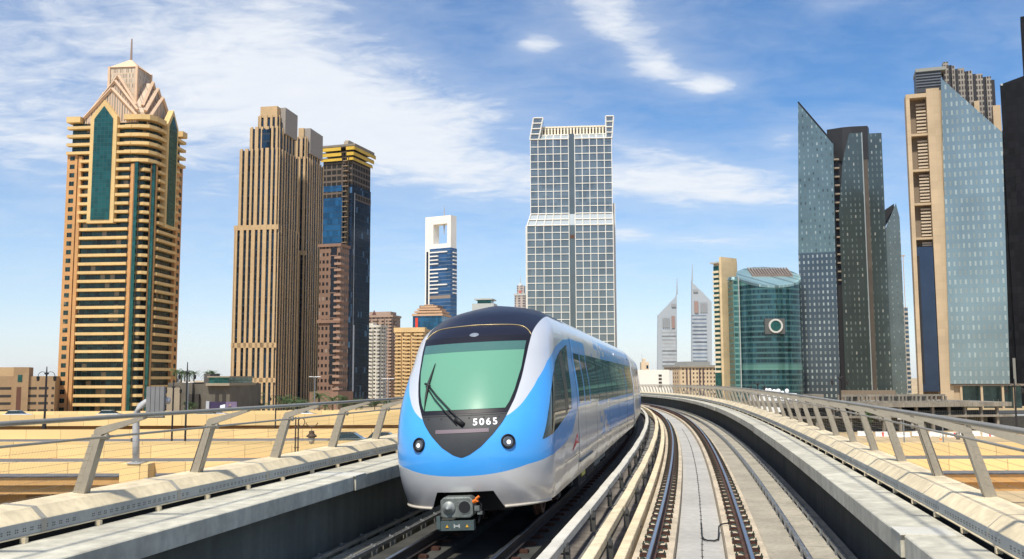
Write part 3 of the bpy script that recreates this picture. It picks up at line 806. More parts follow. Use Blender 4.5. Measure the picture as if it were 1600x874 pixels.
def side_patch(name, cols, eps, m, parent, sg=1, n=14):
    """cols: (y, z_low, z_high) along the side"""
    vs = []
    def P3(y, z, e):
        x = float(xside(y, z)); dxy = (float(xside(y + .01, z)) - float(xside(y - .01, z))) / .02; dxz = (float(xside(y, z + .01)) - float(xside(y, z - .01))) / .02
        nv = Vector((1, -dxy, -dxz)).normalized(); p = Vector((x, y, z)) + nv * e
        p.x *= sg; return p
    for y, zl, zh in cols:
        for k in range(n + 1): vs.append(P3(y, zl + (zh - zl) * k / n, eps))
    fs = [(i * (n + 1) + k, i * (n + 1) + k + 1, (i + 1) * (n + 1) + k + 1, (i + 1) * (n + 1) + k) for i in range(len(cols) - 1) for k in range(n)]
    base = len(vs)
    ring = [k for k in range(n + 1)] + [i * (n + 1) + n for i in range(1, len(cols))] + [(len(cols) - 1) * (n + 1) + k for k in range(n - 1, -1, -1)] + [i * (n + 1) for i in range(len(cols) - 2, 0, -1)]
    flat = [(y, zl + (zh - zl) * k / n) for y, zl, zh in cols for k in range(n + 1)]
    for q in ring: vs.append(P3(*flat[q], -.001))
    for q in ring: vs.append(P3(*flat[q], eps))
    m_ = len(ring)
    for i in range(m_):
        j = (i + 1) % m_; fs.append((base + m_ + i, base + m_ + j, base + j, base + i))
    mb = MB(); mb.add(vs, fs); o = mb.build(name, m, parent, smooth=True)
    if sum(p_.normal.x * p_.area for p_ in o.data.polygons[:(len(cols) - 1) * n]) * sg < 0: o.data.flip_normals()
    for p_ in o.data.polygons[(len(cols) - 1) * n:]: p_.use_smooth = False
    return o
def tfront(x, z, e=.0):
    y = float(yfront(x, z)); dyx = (float(yfront(x + .02, z)) - float(yfront(x - .02, z))) / .04; dyz = (float(yfront(x, z + .02)) - float(yfront(x, z - .02))) / .04
    nv = Vector((dyx, -1, dyz)).normalized(); p = Vector((x, y, z)) + nv * e
    return p, nv

car = empty('lead_train_car'); car.matrix_world = car_frame(SF, SBK)
tag(car, 'blue and silver driving car of the metro train with number 5065', 'train car', 'cars of the blue metro train')
LEN = 28.2
body = nose_body(car, LEN)
zs = sorted([1.335, 1.345, 1.36] + list(np.linspace(1.38, 2.02, 18)) + [2.03])
lower = front_patch('lower_mask', [(z, -hwm(z) - .002, hwm(z) + .002) for z in zs], .006, M_maskg, car)
zs = list(np.linspace(2.034, 3.37, 30))
upper = front_patch('upper_mask', [(z, -hwm(z) - .002, hwm(z) + .002) for z in zs], .006, M_mask, car)
hwg = lambda z: float(np.interp(z, [2.09, 2.2, 2.39, 2.77, 3.27], [.69, .755, .82, .895, .925]))
zs = list(np.linspace(2.10, 3.25, 26))
shield = front_patch('windscreen', [(z, -hwg(z), hwg(z)) for z in zs], .012, M_shield, car)
front_patch('reflection_band', [(z, -hwg(z), hwg(z)) for z in np.linspace(3.09, 3.25, 5)], .014, mat('reflection_band_glass', (.06, .15, .13), .06, spec=.7, var=0, coat=.4), shield)  # darker strip standing in for a reflection along the windscreen top
# gold pinstripe
st = MB(); pts = []
for x in np.linspace(-.985, .985, 61):
    z = 3.60 - .20 * (abs(x) / .985) ** 9 - .03 * abs(x)
    p, nv = tfront(x, z, .006); pts.append(p)
st.tube(pts, .008, 6); st.build('pinstripe', M_gold, car, smooth=True)
# top marker light
p, nv = tfront(0.02, 3.40, .0)
ml = MB(); ml.lathe([(.085, -.02), (.085, .006), (.07, .014), (.0, .014)], (0, 0, 0), 24)
o = ml.build('marker_light', mat('marker_lens', (.22, .25, .28), .2, spec=.8, var=0, coat=1), car, smooth=False); o.matrix_local = Matrix.Translation(p) @ nv.to_track_quat('Z', 'Y').to_matrix().to_4x4() @ Matrix.Diagonal((1.0, .75, 1, 1))
# headlights
for sg in (-1, 1):
    p, nv = tfront(sg * .755, 1.555)
    fr = Matrix.Translation(p) @ nv.to_track_quat('Z', 'Y').to_matrix().to_4x4()
    hd = empty('headlight'); hd.parent = car; hd.matrix_local = fr
    MB().lathe([(.122, -.10), (.122, .020), (.114, .034), (.100, .032), (.098, .0), (.098, -.10)], (0, 0, 0), 36).build('bezel', M_mask, hd, smooth=True)
    MB().lathe([(.100, .0), (.099, .021), (.06, .012), (.048, .010), (.001, .010)], (0, 0, 0), 30).build('reflector', mat('reflector', (.22, .22, .22), .25, metal=.9, var=0), hd, smooth=True)
    o = MB().lathe([(.036, .012), (.034, .020), (.024, .028), (0.001, .031)], (.008 * sg, -.012, 0), 24).build('lamp_lens', mat('headlamp_glow', (.9, .9, .85), .2, var=0, emit=(1, .98, .90, .8)), hd, smooth=True)
# wipers
wp = empty('wiper'); wp.parent = car
pv, _ = tfront(-.03, 1.885, .03); jn, _ = tfront(-.655, 2.50, .06)
def on(x, z, e): return tfront(x, z, e)[0]
arm = MB()
arm.tube([on(-.02, 1.90, .04), on(-.22, 2.10, .06), on(-.46, 2.32, .065), on(-.66, 2.52, .05)], .013, 8)
arm.tube([on(-.08, 1.86, .04), on(-.28, 2.06, .06), on(-.50, 2.28, .065), on(-.68, 2.49, .05)], .010, 8)
arm.build('wiper_arm', M_black, wp, smooth=True)
MB().tube([on(-.60, 2.90, .03), on(-.63, 2.72, .035), on(-.665, 2.52, .045), on(-.68, 2.32, .035), on(-.69, 2.10, .02)], [.006, .016, .026, .020, .006], 8).build('wiper_blade', M_black, wp, smooth=True)
MB().tube([on(-.72, 2.54, .05), on(-.62, 2.50, .055)], .022, 8).tube([on(.03, 1.85, .02), on(-.10, 1.95, .035)], .045, 8).build('wiper_pivot', M_black, wp, smooth=True)
# lower mask details
front_patch('trim_strip', [(z, -.45, .45) for z in (1.725, 1.755, 1.785)], .012, mat('strip_mauve', (.16, .12, .14), .5, var=0), car)
front_patch('panel_seam', [(z, -hwm(z) + .01, hwm(z) - .01) for z in (2.000, 2.012)], .010, M_black, car)
bo = MB()
for x in (-.60, -.36, .12, .36, .60):
    p, nv = tfront(x, 1.965, .008); m = Matrix.Translation(p) @ nv.to_track_quat('Z', 'Y').to_matrix().to_4x4()
    q = MB().lathe([(.018, 0), (.018, .004), (0.001, .006)], (0, 0, 0), 10); o = q.build('bolt', M_black, car); o.matrix_local = m
for i, ch in enumerate('5065'):
    x = .225 + i * .107; z = 1.885
    p, nv = tfront(x, z, .010)
    zax = nv; xax = Vector((0, 0, 1)).cross(zax).normalized(); yax = zax.cross(xax)
    m = Matrix((xax, yax, zax)).transposed().to_4x4(); m.translation = p
    text_part(ch, .165, M_white, lower, m, ext=.003, name='numeral')
# side windows, doors, seams on both sides
cab_lo = lambda y: float(np.interp(y, [.66, .99, 1.3, 1.71, 2.36, 3.33, 4.05, 4.2, 4.45], [1.545, 1.60, 1.64, 1.68, 1.76, 1.88, 1.99, 2.45, 3.20]))
cab_hi = lambda y: float(np.interp(y, [.66, .80, .99, 1.3, 1.71, 2.36, 3.33, 4.2, 4.45], [1.555, 1.74, 1.98, 2.30, 2.60, 2.88, 3.12, 3.24, 3.26]))
for sg in (1, -1):
    g_ = list(np.linspace(.66, 4.44, 34))
    w = side_patch('cab_window', [(y, cab_lo(y), cab_hi(y)) for y in g_], .005, M_glass, car, sg)
    side_patch('window_divider', [(y, 1.955 + .0 * y, 1.975) for y in np.linspace(.99, 4.0, 12)], .009, M_maskg, w, sg, n=2)
    side_patch('inner_pillar', [(y, cab_lo(y) + .05, cab_hi(y) - .03) for y in np.linspace(3.0, 3.5, 4)], .008, mat('pillar_dark', (.008, .01, .01), .3, var=0), w, sg)
    # double leaf doors
    def door(y0, y1, name='passenger_door'):
        ym = (y0 + y1) / 2
        for a, b in ((y0, ym - .012), (ym + .012, y1)):
            d_ = side_patch(name, [(y, .86, 3.42) for y in np.linspace(a, b, 5)], .003, M_liv, car, sg, n=40)
            me = d_.data; bl = []; bk = []
            for v in me.vertices:
                bl.append(min(v.co.z - zbot(v.co.y), ztop(v.co.y) - v.co.z) if v.co.y < 8.3 else -1.0); bk.append(-1.0)
            for nme, dat in (('blue', bl), ('black', bk)):
                at_ = me.attributes.new(nme, 'FLOAT', 'POINT'); at_.data.foreach_set('value', dat)
            side_patch('door_window', [(y, 2.01, 3.12) for y in np.linspace(a + .13, b - .09, 4)], .006, M_glass, d_, sg)
        side_patch('door_gap', [(y, .86, 3.42) for y in (ym - .011, ym + .011)], .003, M_black, car, sg, n=40)
        side_patch('door_step', [(y, .775, .815) for y in (y0 - .1, ym, y1 + .1)], .03, M_grey, car, sg, n=1)
    door(5.42, 8.06)
    bigw = side_patch('passenger_window', [(y, 1.97, 3.14) for y in np.linspace(8.2, 22.7, 40)], .003, M_glass, car, sg)
    for y in (10.6, 13.0, 15.4, 17.8, 20.2):
        side_patch('window_post', [(y, 1.98, 3.13), (y + .05, 1.98, 3.13)], .006, M_black, bigw, sg)
    side_patch('passenger_window', [(y, 1.97, 3.14) for y in np.linspace(23.2, 27.8, 8)], .003, M_glass, car, sg)
    for y in (9.6, 13.9, 18.3):
        side_patch('panel_joint', [(y, .62, 1.93), (y + .014, .62, 1.93)], .002, M_dark, car, sg, n=20)
    side_patch('panel_joint', [(yy, .975, .985) for yy in np.linspace(2.6, 5.1, 6)], .002, M_dark, car, sg, n=1)
    for y in (5.16, 22.95, 28.0):
        side_patch('body_seam', [(y, .6, 3.45), (y + .02, .6, 3.45)], .004, M_black, car, sg, n=30)
    # red arrowhead badge with white letters
    e_ = MB(); e = 1.395
    pts_ = [(3.85, 1.10), (4.62, 1.22), (5.02, 1.20), (4.86, 1.43), (4.45, 1.30)]
    e_.slab_yz(pts_, sg * (float(xside(4.5, 1.25)) + .001), sg * (float(xside(4.5, 1.25)) + .006))
    bd = e_.build('badge', mat('badge_red', (.62, .02, .02), .4, var=0), car)
    m = Matrix(((0, 0, sg * 1, sg * (float(xside(4.5, 1.25)) + .0075)), (-0.0 + sg * 1, 0, 0, 4.72), (0, 1, 0, 1.29), (0, 0, 0, 1)))
    text_part('RTA', .11, M_white, bd, m, ext=.001)
    # small round indicator lamp high on the side
    for y in (18.5, 26.5):
        p = Vector((sg * (float(xside(y, 3.42)) + .005), y, 3.42))
        o = MB().lathe([(.05, -.02), (.05, .01), (.0, .02)], (0, 0, 0), 12).build('door_indicator', M_white if y < 20 else M_mask, car); o.matrix_local = Matrix.Translation(p) @ Matrix.Rotation(sg * R(80), 4, 'Y')
# bumper lip, recess, coupler
for sg in (-1, 1):
    lp = MB(); pts = []
    for x in np.linspace(.62, 1.27, 14):
        pts.append(Vector((sg * x, float(yfront(x, .5)) - .01, .492)))
    lp.tube(pts, .022, 8); lp.build('bumper_lip', mat('lip_cream', (.55, .50, .42), .5, var=.1), car, smooth=True)
rc = MB()
rc.box(-.62, .62, 1.0, 1.05, .35, .9); rc.box(-.60, .60, .36, 1.0, .775, .80); 
for sg in (-1, 1): rc.box(sg * .60, sg * .63, .40, 1.0, .5, .78)
rc.build('coupler_recess', M_black, car)
cp = empty('coupler'); cp.parent = car; cp.location = (-.09, -.12, .55)
M_cast = mat('cast_iron', (.20, .22, .20), .55, metal=.5, var=.35, vscale=6, bump=.3, bscale=30)
h_ = MB(); h_.slab_xz([(-.27, -.15), (-.27, .11), (-.21, .165), (.22, .165), (.27, .11), (.27, -.12), (.22, -.17), (-.21, -.17)], 0, .30)
bevel(h_.build('coupler_head', M_cast, cp), .02)
MB().lathe([(.105, -.004), (.105, .02), (.095, .03), (.05, .06), (.03, .12), (.0, .14)], (-.125, 0, .0), 24, 'y').build('coupler_cone', mat('cast_light', (.38, .40, .37), .5, metal=.5, var=.3, vscale=5), cp, smooth=True)
MB().lathe([(.112, -.002), (.112, .006), (.098, .008), (.098, -.001)], (.135, 0, .0), 24, 'y').build('funnel_rim', M_cast, cp)
MB().lathe([(.097, -.06), (.097, .0065), (.0, .0066)], (.135, 0, .0), 24, 'y').build('coupler_funnel', M_black, cp)
MB().box(-.30, .28, -.03, .10, -.36, -.21).box(-.33, -.27, -.05, .05, -.33, -.13).build('electric_head', mat('head_dark', (.06, .085, .085), .6, var=.2), cp)
for x in (-.16, .17):
    MB().add([(x - .025, -.034, -.31), (x + .025, -.034, -.31), (x, -.034, -.265), (x - .025, -.040, -.31), (x + .025, -.040, -.31), (x, -.040, -.265)], [(0, 1, 2), (3, 5, 4), (0, 3, 4, 1), (1, 4, 5, 2), (2, 5, 3, 0)]).build('warning_triangle', mat('warn_yellow', (.75, .42, .02), .5, var=0), cp)
MB().box(-.05, .05, -.036, -.03, -.30, -.28).box(-.05, -.03, -.037, -.031, -.32, -.26).box(.03, .05, -.037, -.031, -.32, -.26).build('maker_plate', mat('plate_grey', (.4, .42, .4), .5, var=0), cp)
MB().tube([(.27, .06, .12), (.36, .02, .12), (.40, .05, .02), (.37, .08, -.12), (.34, .05, -.26)], .016, 8).tube([(.28, .1, -.02), (.38, .0, -.04), (.44, .06, -.10), (.40, .1, -.2)], .012, 8).build('hose', M_dark, cp, smooth=True)
MB().tube([(.28, .02, .08), (.35, -.02, .11)], .032, 8).tube([(.33, -.02, .13), (.385, -.02, .17)], .022, 6).build('hose_valve', mat('valve_orange', (.85, .20, .02), .5, var=0), cp)
MB().box(.30, .38, -.02, .05, -.06, .02).box(.34, .42, .0, .06, -.12, -.07).build('valve_block', M_cast, cp)
MB().tube([(0, .28, 0), (0, 1.0, 0)], .10, 10).build('drawbar', M_dark, cp)
# underframe equipment and wheels
def underframe(parent, y0, y1, bogies):
    u_ = MB(); u_.box(-1.24, 1.24, y0, y1, .62, .80)
    u_.build('underframe', M_dark, parent)
    rnd = random.Random(int(y1 * 7)); y = y0 + .4
    while y < y1 - 1.2:
        if all(abs(y + .6 - b) > 1.9 for b in bogies):
            w = rnd.uniform(.8, 2.0); dz = rnd.uniform(.22, .36)
            b_ = MB()
            for sg in (-1, 1):
                b_ = MB(); b_.box(sg * .78, sg * 1.26, y, min(y + w, y1 - .2), dz, .63)
                for k in range(int(w / .3)): b_.box(sg * 1.255, sg * 1.275, y + .08 + k * .3, y + .14 + k * .3, dz + .03, .60)
                bevel(b_.build('equipment_box', M_grey if rnd.random() < .5 else M_dark, parent), .01, 1)
            y += w + .25
        else: y += .3
    for b in bogies:
        bg_ = empty('bogie'); bg_.parent = parent; bg_.location = (0, b, 0)
        f_ = MB()
        for sg in (-1, 1):
            f_.slab_yz([(-1.5, .42), (-1.1, .62), (-.4, .50), (.4, .50), (1.1, .62), (1.5, .42), (1.1, .36), (-1.1, .36)], sg * .98, sg * 1.12)
            f_.box(sg * .95, sg * 1.16, -1.2, -.9, .30, .56); f_.box(sg * .95, sg * 1.16, .9, 1.2, .30, .56)
        f_.box(-1.0, 1.0, -.2, .2, .35, .55)
        f_.build('bogie_frame', M_dark, bg_)
        for yy in (-1.05, 1.05):
            for sg in (-1, 1):
                q = MB(); vs = []
                n = 28
                for xx, rr in ((sg * .70, .42), (sg * .72, .455), (sg * .74, .42), (sg * .83, .415), (sg * .83, .05)):
                    pass
                prof = [(.69, .05), (.69, .455), (.72, .455), (.735, .42), (.83, .415), (.83, .33), (.80, .32), (.80, .12), (.85, .10), (.85, .01)]
                for xx, rr in prof:
                    for k in range(n):
                        a_ = 2 * math.pi * k / n; vs.append((sg * xx, yy + rr * math.cos(a_), .42 + rr * math.sin(a_)))
                q.add(vs, [(i * n + k, i * n + (k + 1) % n, (i + 1) * n + (k + 1) % n, (i + 1) * n + k) for i in range(len(prof) - 1) for k in range(n)] + [tuple(range(n))[::-1]])
                q.build('wheel', M_rust, bg_)
    return
underframe(car, 1.6, 27.9, [4.2, 24.0])
bx = MB().box(1.02, 1.30, 6.05, 6.75, .40, .74); bevel(bx.build('battery_box', mat('yellow_box', (.42, .40, .05), .5, var=.25, vscale=4), car), .01, 1)
for i, (s0, lab) in enumerate([(SF + LEN + .55, 'silver second car of the train close behind the blue driving car'), (SF + LEN + .55 + 17.3, 'silver third car of the train, almost hidden round the curve'), (SF + LEN + .55 + 34.6, 'silver fourth car at the far end of the train, out on the curve')]):
    c2 = empty('train_car'); c2.matrix_world = car_frame(s0, s0 + 16.7)
    tag(c2, lab, 'train car', 'cars of the blue metro train')
    zr = [.5] + list(np.linspace(.6, 3.0, 24)) + [round(3 + 1.0999 * math.sin(v), 4) for v in np.linspace(0, math.pi / 2, 16)][1:]
    ring = [(-float(Wd(z)), z) for z in zr] + [(float(Wd(z)), z) for z in zr[::-1]]
    mb = MB(); ys_ = np.linspace(0, 16.7, 18); n = len(ring)
    mb.add([(x, y, z) for y in ys_ for x, z in ring], [(k_ * n + j, k_ * n + (j + 1) % n, (k_ + 1) * n + (j + 1) % n, (k_ + 1) * n + j) for k_ in range(17) for j in range(n)] + [tuple(range(n)), tuple(range(17 * n, 18 * n))[::-1]])
    b2 = mb.build('body', M_liv, c2, smooth=True)
    for nme in ('blue', 'black'):
        at_ = b2.data.attributes.new(nme, 'FLOAT', 'POINT'); at_.data.foreach_set('value', [-1.0] * len(b2.data.vertices))
    for sg in (-1, 1):
        for y in (1.0, 6.6, 12.2):
            side_patch('window', [(yy, 1.97, 3.14) for yy in np.linspace(y + 5, y + 5 + 3.4, 4)], .003, M_glass, c2, sg).location = (0, -5, 0)
        for y in (5.1, 10.7):
            side_patch('door_seam', [(yy, .86, 3.4) for yy in (y + 5, y + 5.02)], .003, M_black, c2, sg).location = (0, -5, 0)
    underframe(c2, .3, 16.4, [2.6, 14.1])
    if i < 1 or True:
        g2 = MB(); g2.box(-1.15, 1.15, -.5, .02, .7, 3.6); g2.build('gangway_bellows', M_dark, c2)
# ------------------------------------------------------------------ buildings
class Site:
    """a building plot: origin on the ground under a visible corner, x runs to the right along the front, y runs back"""
    def __init__(s, name, px, py, D, a, label, cat='building', group=None):
        a = R(a); s.C = at(px, py, D); s.C.z = 0; s.a = a
        s.ex = Vector((math.cos(a), -math.sin(a), 0)); s.ey = Vector((math.sin(a), math.cos(a), 0))
        s.root = empty(name, s.C, -a); tag(s.root, label, cat, group)
    def _hit(s, px, py, nrm, off):
        d = px_dir(px, py); o = Vector((0, 0, CAMZ)); p0 = s.C + nrm * off
        t = (p0 - o).dot(nrm) / d.dot(nrm)
        return o + d * t - s.C
    def fr(s, px, py, y=0.0):
        p = s._hit(px, py, s.ey, y); return p.dot(s.ex), p.z
    def sd(s, px, py, x=0.0):
        p = s._hit(px, py, s.ex, x); return p.dot(s.ey), p.z
    def fx(s, px, py, y=0.0): return s.fr(px, py, y)[0]
    def fz(s, px, py, y=0.0): return s.fr(px, py, y)[1]
    def box(s, name, m, x0, x1, y0, y1, z0, z1, par=None):
        return MB().box(x0, x1, y0, y1, z0, z1).build(name, m, par or s.root)
    def mb(s, mb, name, m, par=None, smooth=False): return mb.build(name, m, par or s.root, smooth=smooth)

# ---- golden residential tower with a spire
S = Site('residential_tower', 228, 420, 385, 6, 'golden tower with green glass strips, gabled crown and a spire at the left', 'tower')
stucco = mat('stucco_orange', (0.58, 0.31, 0.12), .85, var=.12, vscale=.08, streak=.08)
ylw = mat('stucco_yellow', (0.66, 0.46, 0.20), .8, var=.10, vscale=.1)
ggl = cell_mat('glass_green', (.02, .05, .045), (.02, .115, .10), 1.6, 1.7, .92, .90, metal=.6, rough=.12, pvar=.22)
ggl2 = cell_mat('glass_balcony', (.03, .05, .04), (.012, .040, .036), 2.1, 3.4, .9, .95, metal=.3, rough=.2, pvar=.7, curtain=(.20, .16, .10), curt=.07)
w = -S.fx(97.5, 420); w2 = S.sd(281, 420)[0]
H = S.fz(112, 190, 0)
c = w * .24
NF = 34; fh = H / NF
core = MB().prism([(-w + 1.2, 1.2), (-c, 1.2), (-1.2 - c * .35, c * .35 + 1.2 - .6), (-1.2, c), (-1.2, w2 - 1.2), (-w * .3, w2), (-w + 1.2, w2)], 0, H)
S.mb(core, 'core', ggl2)
# end piers with punched windows, front-left and right-back
def wall_with_windows(x0, x1, y0, y1, axis):
    S.box('corner_wall', stucco, x0, x1, y0, y1, 0, H - 4 * fh)
    for k in range(NF - 4):
        z = k * fh + 1.2
        if axis == 'x': q = MB().box(x0 + (x1 - x0) * .28, x0 + (x1 - x0) * .74, y0 - .06, y0 + .3, z, z + 1.8)
        else: q = MB().box(x1 - .3, x1 + .06, y0 + (y1 - y0) * .28, y0 + (y1 - y0) * .74, z, z + 1.8)
        q.build('window', ggl2, S.root)
wall_with_windows(-w, -w + w * .125, .0, w2 * .3, 'x')
wall_with_windows(-w * .25, 0.0, w2 - w * .125, w2, 'y')
def bay(kind, a, b, z0, z1, k):
    """balcony parapet for storey k between a and b along a face"""
    pass
# vertical piers on both faces
for a in (.165, .80, .845):
    S.box('pier', stucco, -w * (1 - a) - .9, -w * (1 - a) + .5, -.1, 1.6, 0, H - (5.2 * fh if a != .165 else 4.2 * fh))
for a in (.165, .80, .845):
    yy = w2 * (1 - a)
    S.box('pier', stucco, -1.6, .1, yy - .5, yy + .9, 0, H - (5.2 * fh if a != .165 else 4.2 * fh))
for k in range(NF):
    z = k * fh
    top = k >= NF - 4
    gl = k >= NF - 12            # green gabled glass occupies the middle of the bay
    lowb = k < 9
    # front face
    if not gl: segs = [(.20, .775)]
    else: segs = [(.0 if top else .17, .315), (.59, .775)]
    for q, (a, b) in enumerate(segs):
        pr_ = 1.15 if not lowb else .5
        S.box('balcony', ylw, -w * (1 - a), -w * (1 - b), -pr_, 1.2, z - .05, z + 1.10)
        yy0, yy1 = w2 * (1 - b), w2 * (1 - a)
        S.box('balcony', ylw, -1.2, pr_, yy0, yy1, z - .05, z + 1.10)
# corner bay: short balconies, and wrap-round bands on the top storeys
corner = [(-c, 0), (-c * .60, c * .08), (-c * .26, c * .26), (-c * .08, c * .60), (0, c)]
for k in range(NF - 5):
    z = k * fh
    p = [(-c * .66, c * .22), (-c * .32, c * .12), (-c * .12, c * .32), (-c * .22, c * .66), (-c * .8, c * .8)]
    MB().prism(p, z, z + 1.2).build('corner_balcony', ylw, S.root)
for (x, y) in ((-c * .70, c * .12), (-c * .12, c * .70)):
    S.box('corner_pier', stucco, x - .7, x + .7, y - .7, y + .7, 0, H - 5 * fh)
for k in range(NF - 5, NF):
    z = k * fh
    p = [(-c * 1.25, -1.0), (-c * .55, -.6), (-c * .12, c * .12 - .4), (.6, c * .55), (1.0, c * 1.25), (-1.5, c * 1.25), (-c * 1.25, 1.5)]
    MB().prism(p, z, z + 1.35).build('curved_balcony', ylw, S.root)
S.mb(MB().prism([(-c * 1.3, -1.2), (-c * .5, -.7), (-c * .1, c * .1 - .4), (.7, c * .5), (1.2, c * 1.3), (-2, c * 1.3), (-c * 1.3, 2)], H - .1, H + 2.0), 'cornice', ylw)
S.box('cornice', ylw, -w - .3, -w * .84, -1.4, w2 * .25, H - .8, H + 1.6)
S.box('cornice', ylw, -w * .2, 1.4, w2 * .86, w2 + .3, H - .8, H + 1.6)
# the two tall glass strips with gabled frames, and glass strips beside the corner
def gable(face):
    m0, m1 = .325, .575; zl = H - 12 * fh - .6
    for nm, mt, e, d0, d1 in (('gable_frame', ylw, 0.035, -1.5, 1.0), ('glass_strip', ggl, 0.0, -1.75, -1.55)):
        a, b = m0 - e + (.012 if e == 0 else 0), m1 + e - (.012 if e == 0 else 0)
        zt = H + (1.2 if e else .2); za = H + (8.2 if e else 5.6)
        if face == 'f':
            xa, xb = -w * (1 - a), -w * (1 - b)
            S.mb(MB().slab_xz([(xa, zl + (0 if e else 1.4)), (xa, zt), ((xa + xb) / 2, za), (xb, zt), (xb, zl + (0 if e else 1.4))], d0, d1), nm, mt)
        else:
            ya, yb = w2 * (1 - a), w2 * (1 - b)
            S.mb(MB().slab_yz([(ya, zl + (0 if e else 1.4)), (ya, zt), ((ya + yb) / 2, za), (yb, zt), (yb, zl + (0 if e else 1.4))], -d1, -d0), nm, mt)
gable('f'); gable('s')
S.box('glass_strip', ggl, -w * .175, -w * .135, -.25, 1.0, 0, H - 5 * fh)
S.box('glass_strip', ggl, -1.0, .25, w2 * .135, w2 * .175, 0, H - 5 * fh)
# crown: stepped cross gables, lantern, pyramid, spire
crn = mat('crown_pink', (0.68, 0.48, 0.32), .8, var=.06, vscale=.2)
crg = cell_mat('crown_grille', (.58, .42, .29), (.36, .31, .25), 1.1, 40, .5, 1.0, metal=.1, rough=.5, wobble=0)
mx, my = -w / 2, w2 / 2
cs = (w + w2) / 2
for h_, z1, z2, y_ in ((cs * .34, 1.0, 13.0, cs * .44), (cs * .30, 4.5, 17.0, cs * .37), (cs * .24, 7.5, 20.0, cs * .30)):
    poly = [(mx - h_, H - 1), (mx - h_, H + z1), (mx, H + z2), (mx + h_, H + z1), (mx + h_, H - 1)]
    S.mb(MB().slab_xz(poly, my - y_, my + y_), 'crown_gable', crg)
    poly = [(my - h_, H - 1), (my - h_, H + z1), (my, H + z2), (my + h_, H + z1), (my + h_, H - 1)]
    S.mb(MB().slab_yz(poly, mx - y_, mx + y_), 'crown_gable', crg)
    # rakes along each gable
    for sgn in (-1, 1):
        r1 = MB().tube([(mx + sgn * (h_ + .3), my - y_ - .3, H + z1 + .3), (mx, my - y_ - .3, H + z2 + .5)], .75, 4)
        S.mb(r1, 'gable_rake', crn)
        r1 = MB().tube([(mx + y_ + .3, my + sgn * (h_ + .3), H + z1 + .3), (mx + y_ + .3, my, H + z2 + .5)], .75, 4)
        S.mb(r1, 'gable_rake', crn)
lw = cs * .185; zl0 = H + 8; zl1 = S.fz(178, 106, my - lw)
S.box('lantern', cell_mat('lantern_grille', (.56, .42, .29), (.42, .38, .31), .7, 2.2, .55, .8, metal=.1, rough=.5, wobble=0), mx - lw, mx + lw, my - lw, my + lw, zl0, zl1)
for sx in (-1, 1):
    for sy in (-1, 1): S.box('lantern_post', crn, mx + sx * lw - .5, mx + sx * lw + .5, my + sy * lw - .5, my + sy * lw + .5, zl0, zl1 + .4)
zp_ = S.fz(209, 93, my)
S.mb(MB().add([(mx - lw - .5, my - lw - .5, zl1), (mx + lw + .5, my - lw - .5, zl1), (mx + lw + .5, my + lw + .5, zl1), (mx - lw - .5, my + lw + .5, zl1), (mx, my, zp_)], [(0, 3, 2, 1), (0, 1, 4), (1, 2, 4), (2, 3, 4), (3, 0, 4)]), 'pyramid_roof', crn)
S.mb(MB().tube([(mx, my, zp_ - 1), (mx, my, S.fz(210, 61, my))], [.55, .3], 8), 'spire', mat('spire_brown', (.30, .22, .18), .6, var=.1))

# ---- low beige car park and office at the far left
S = Site('parking_building', 86, 600, 372, -20, 'low brown car park with open decks at the left edge', 'building')
bw = mat('beige_render', (.33, .22, .12), .85, var=.12, vscale=.1); bl_ = mat('beige_light', (.50, .35, .19), .85, var=.1)
x0 = S.fx(-30, 600); z1 = S.fz(50, 588); z2 = S.fz(30, 574)
S.box('wall', bw, x0, 0, 0, 30, 0, z1)
S.box('stair_tower', bw, S.fx(21, 600), S.fx(45, 600), -1.0, 12, 0, z2 + .0)
S.box('plant_room', bl_, x0, S.fx(20, 600), 2, 20, z1 - 1, z2)
dk = mat('deep_opening', (.035, .03, .025), .9, var=0)
wc = mat('parked_white', (.6, .6, .58), .4, var=0)
for j, zz in enumerate((606, 618, 629.5, 641)):
    for (a, b) in ((0, 18), (42, 58), (61, 76), (81, 85), (-30, -3)):
        S.box('opening', dk, S.fx(a, 600), S.fx(b, 600), -.05, .3, S.fz(40, zz + 3), S.fz(40, zz - 1))
for zz in (610, 622, 634): S.box('stair_window', mat('brown_glass', (.12, .05, .03), .3, var=0), S.fx(27, 600), S.fx(34, 600), -1.1, -.5, S.fz(40, zz + 7), S.fz(40, zz - 5))
S.box('stair_window', ggl, S.fx(28, 600), S.fx(35, 600), -1.1, -.5, S.fz(40, 597), S.fz(40, 586))

# ---- grey-brown low block with roof garden right of the golden tower
S = Site('low_building', 300, 620, 335, 2, 'low grey stone building with palms on its roof beside the golden tower', 'building')
gst = mat('grey_stone', (.13, .115, .09), .85, var=.2, vscale=.15, streak=.2); gsl = mat('pale_stone', (.30, .25, .18), .85, var=.12, vscale=.1)
zr_ = S.fz(285, 598)
S.box('wall', gst, S.fx(262, 620), 0, 0, 40, 0, zr_)
S.box('corner_block', gsl, S.fx(262, 620), S.fx(282, 620), -.8, 10, 0, S.fz(270, 606))
S.box('wing', gst, .0, S.fx(357, 620), 1.5, 38, 0, S.fz(340, 600)); LOWROOF = (S, zr_)
S.box('penthouse', mat('dark_stone', (.10, .09, .08), .9, var=.2), S.fx(312, 600), S.fx(322, 600), 4, 14, zr_ - 1, S.fz(316, 584))
S.box('roof_slab', gsl, S.fx(322, 600), S.fx(359, 600), -.4, 30, S.fz(340, 603), S.fz(340, 599))
S.box('clerestory', ggl, S.fx(325, 600), S.fx(356, 600), .8, 28, S.fz(340, 599), S.fz(340, 590))
S.box('roof_edge', gsl, S.fx(323, 600), S.fx(358, 600), .2, 29, S.fz(340, 590), S.fz(340, 588))
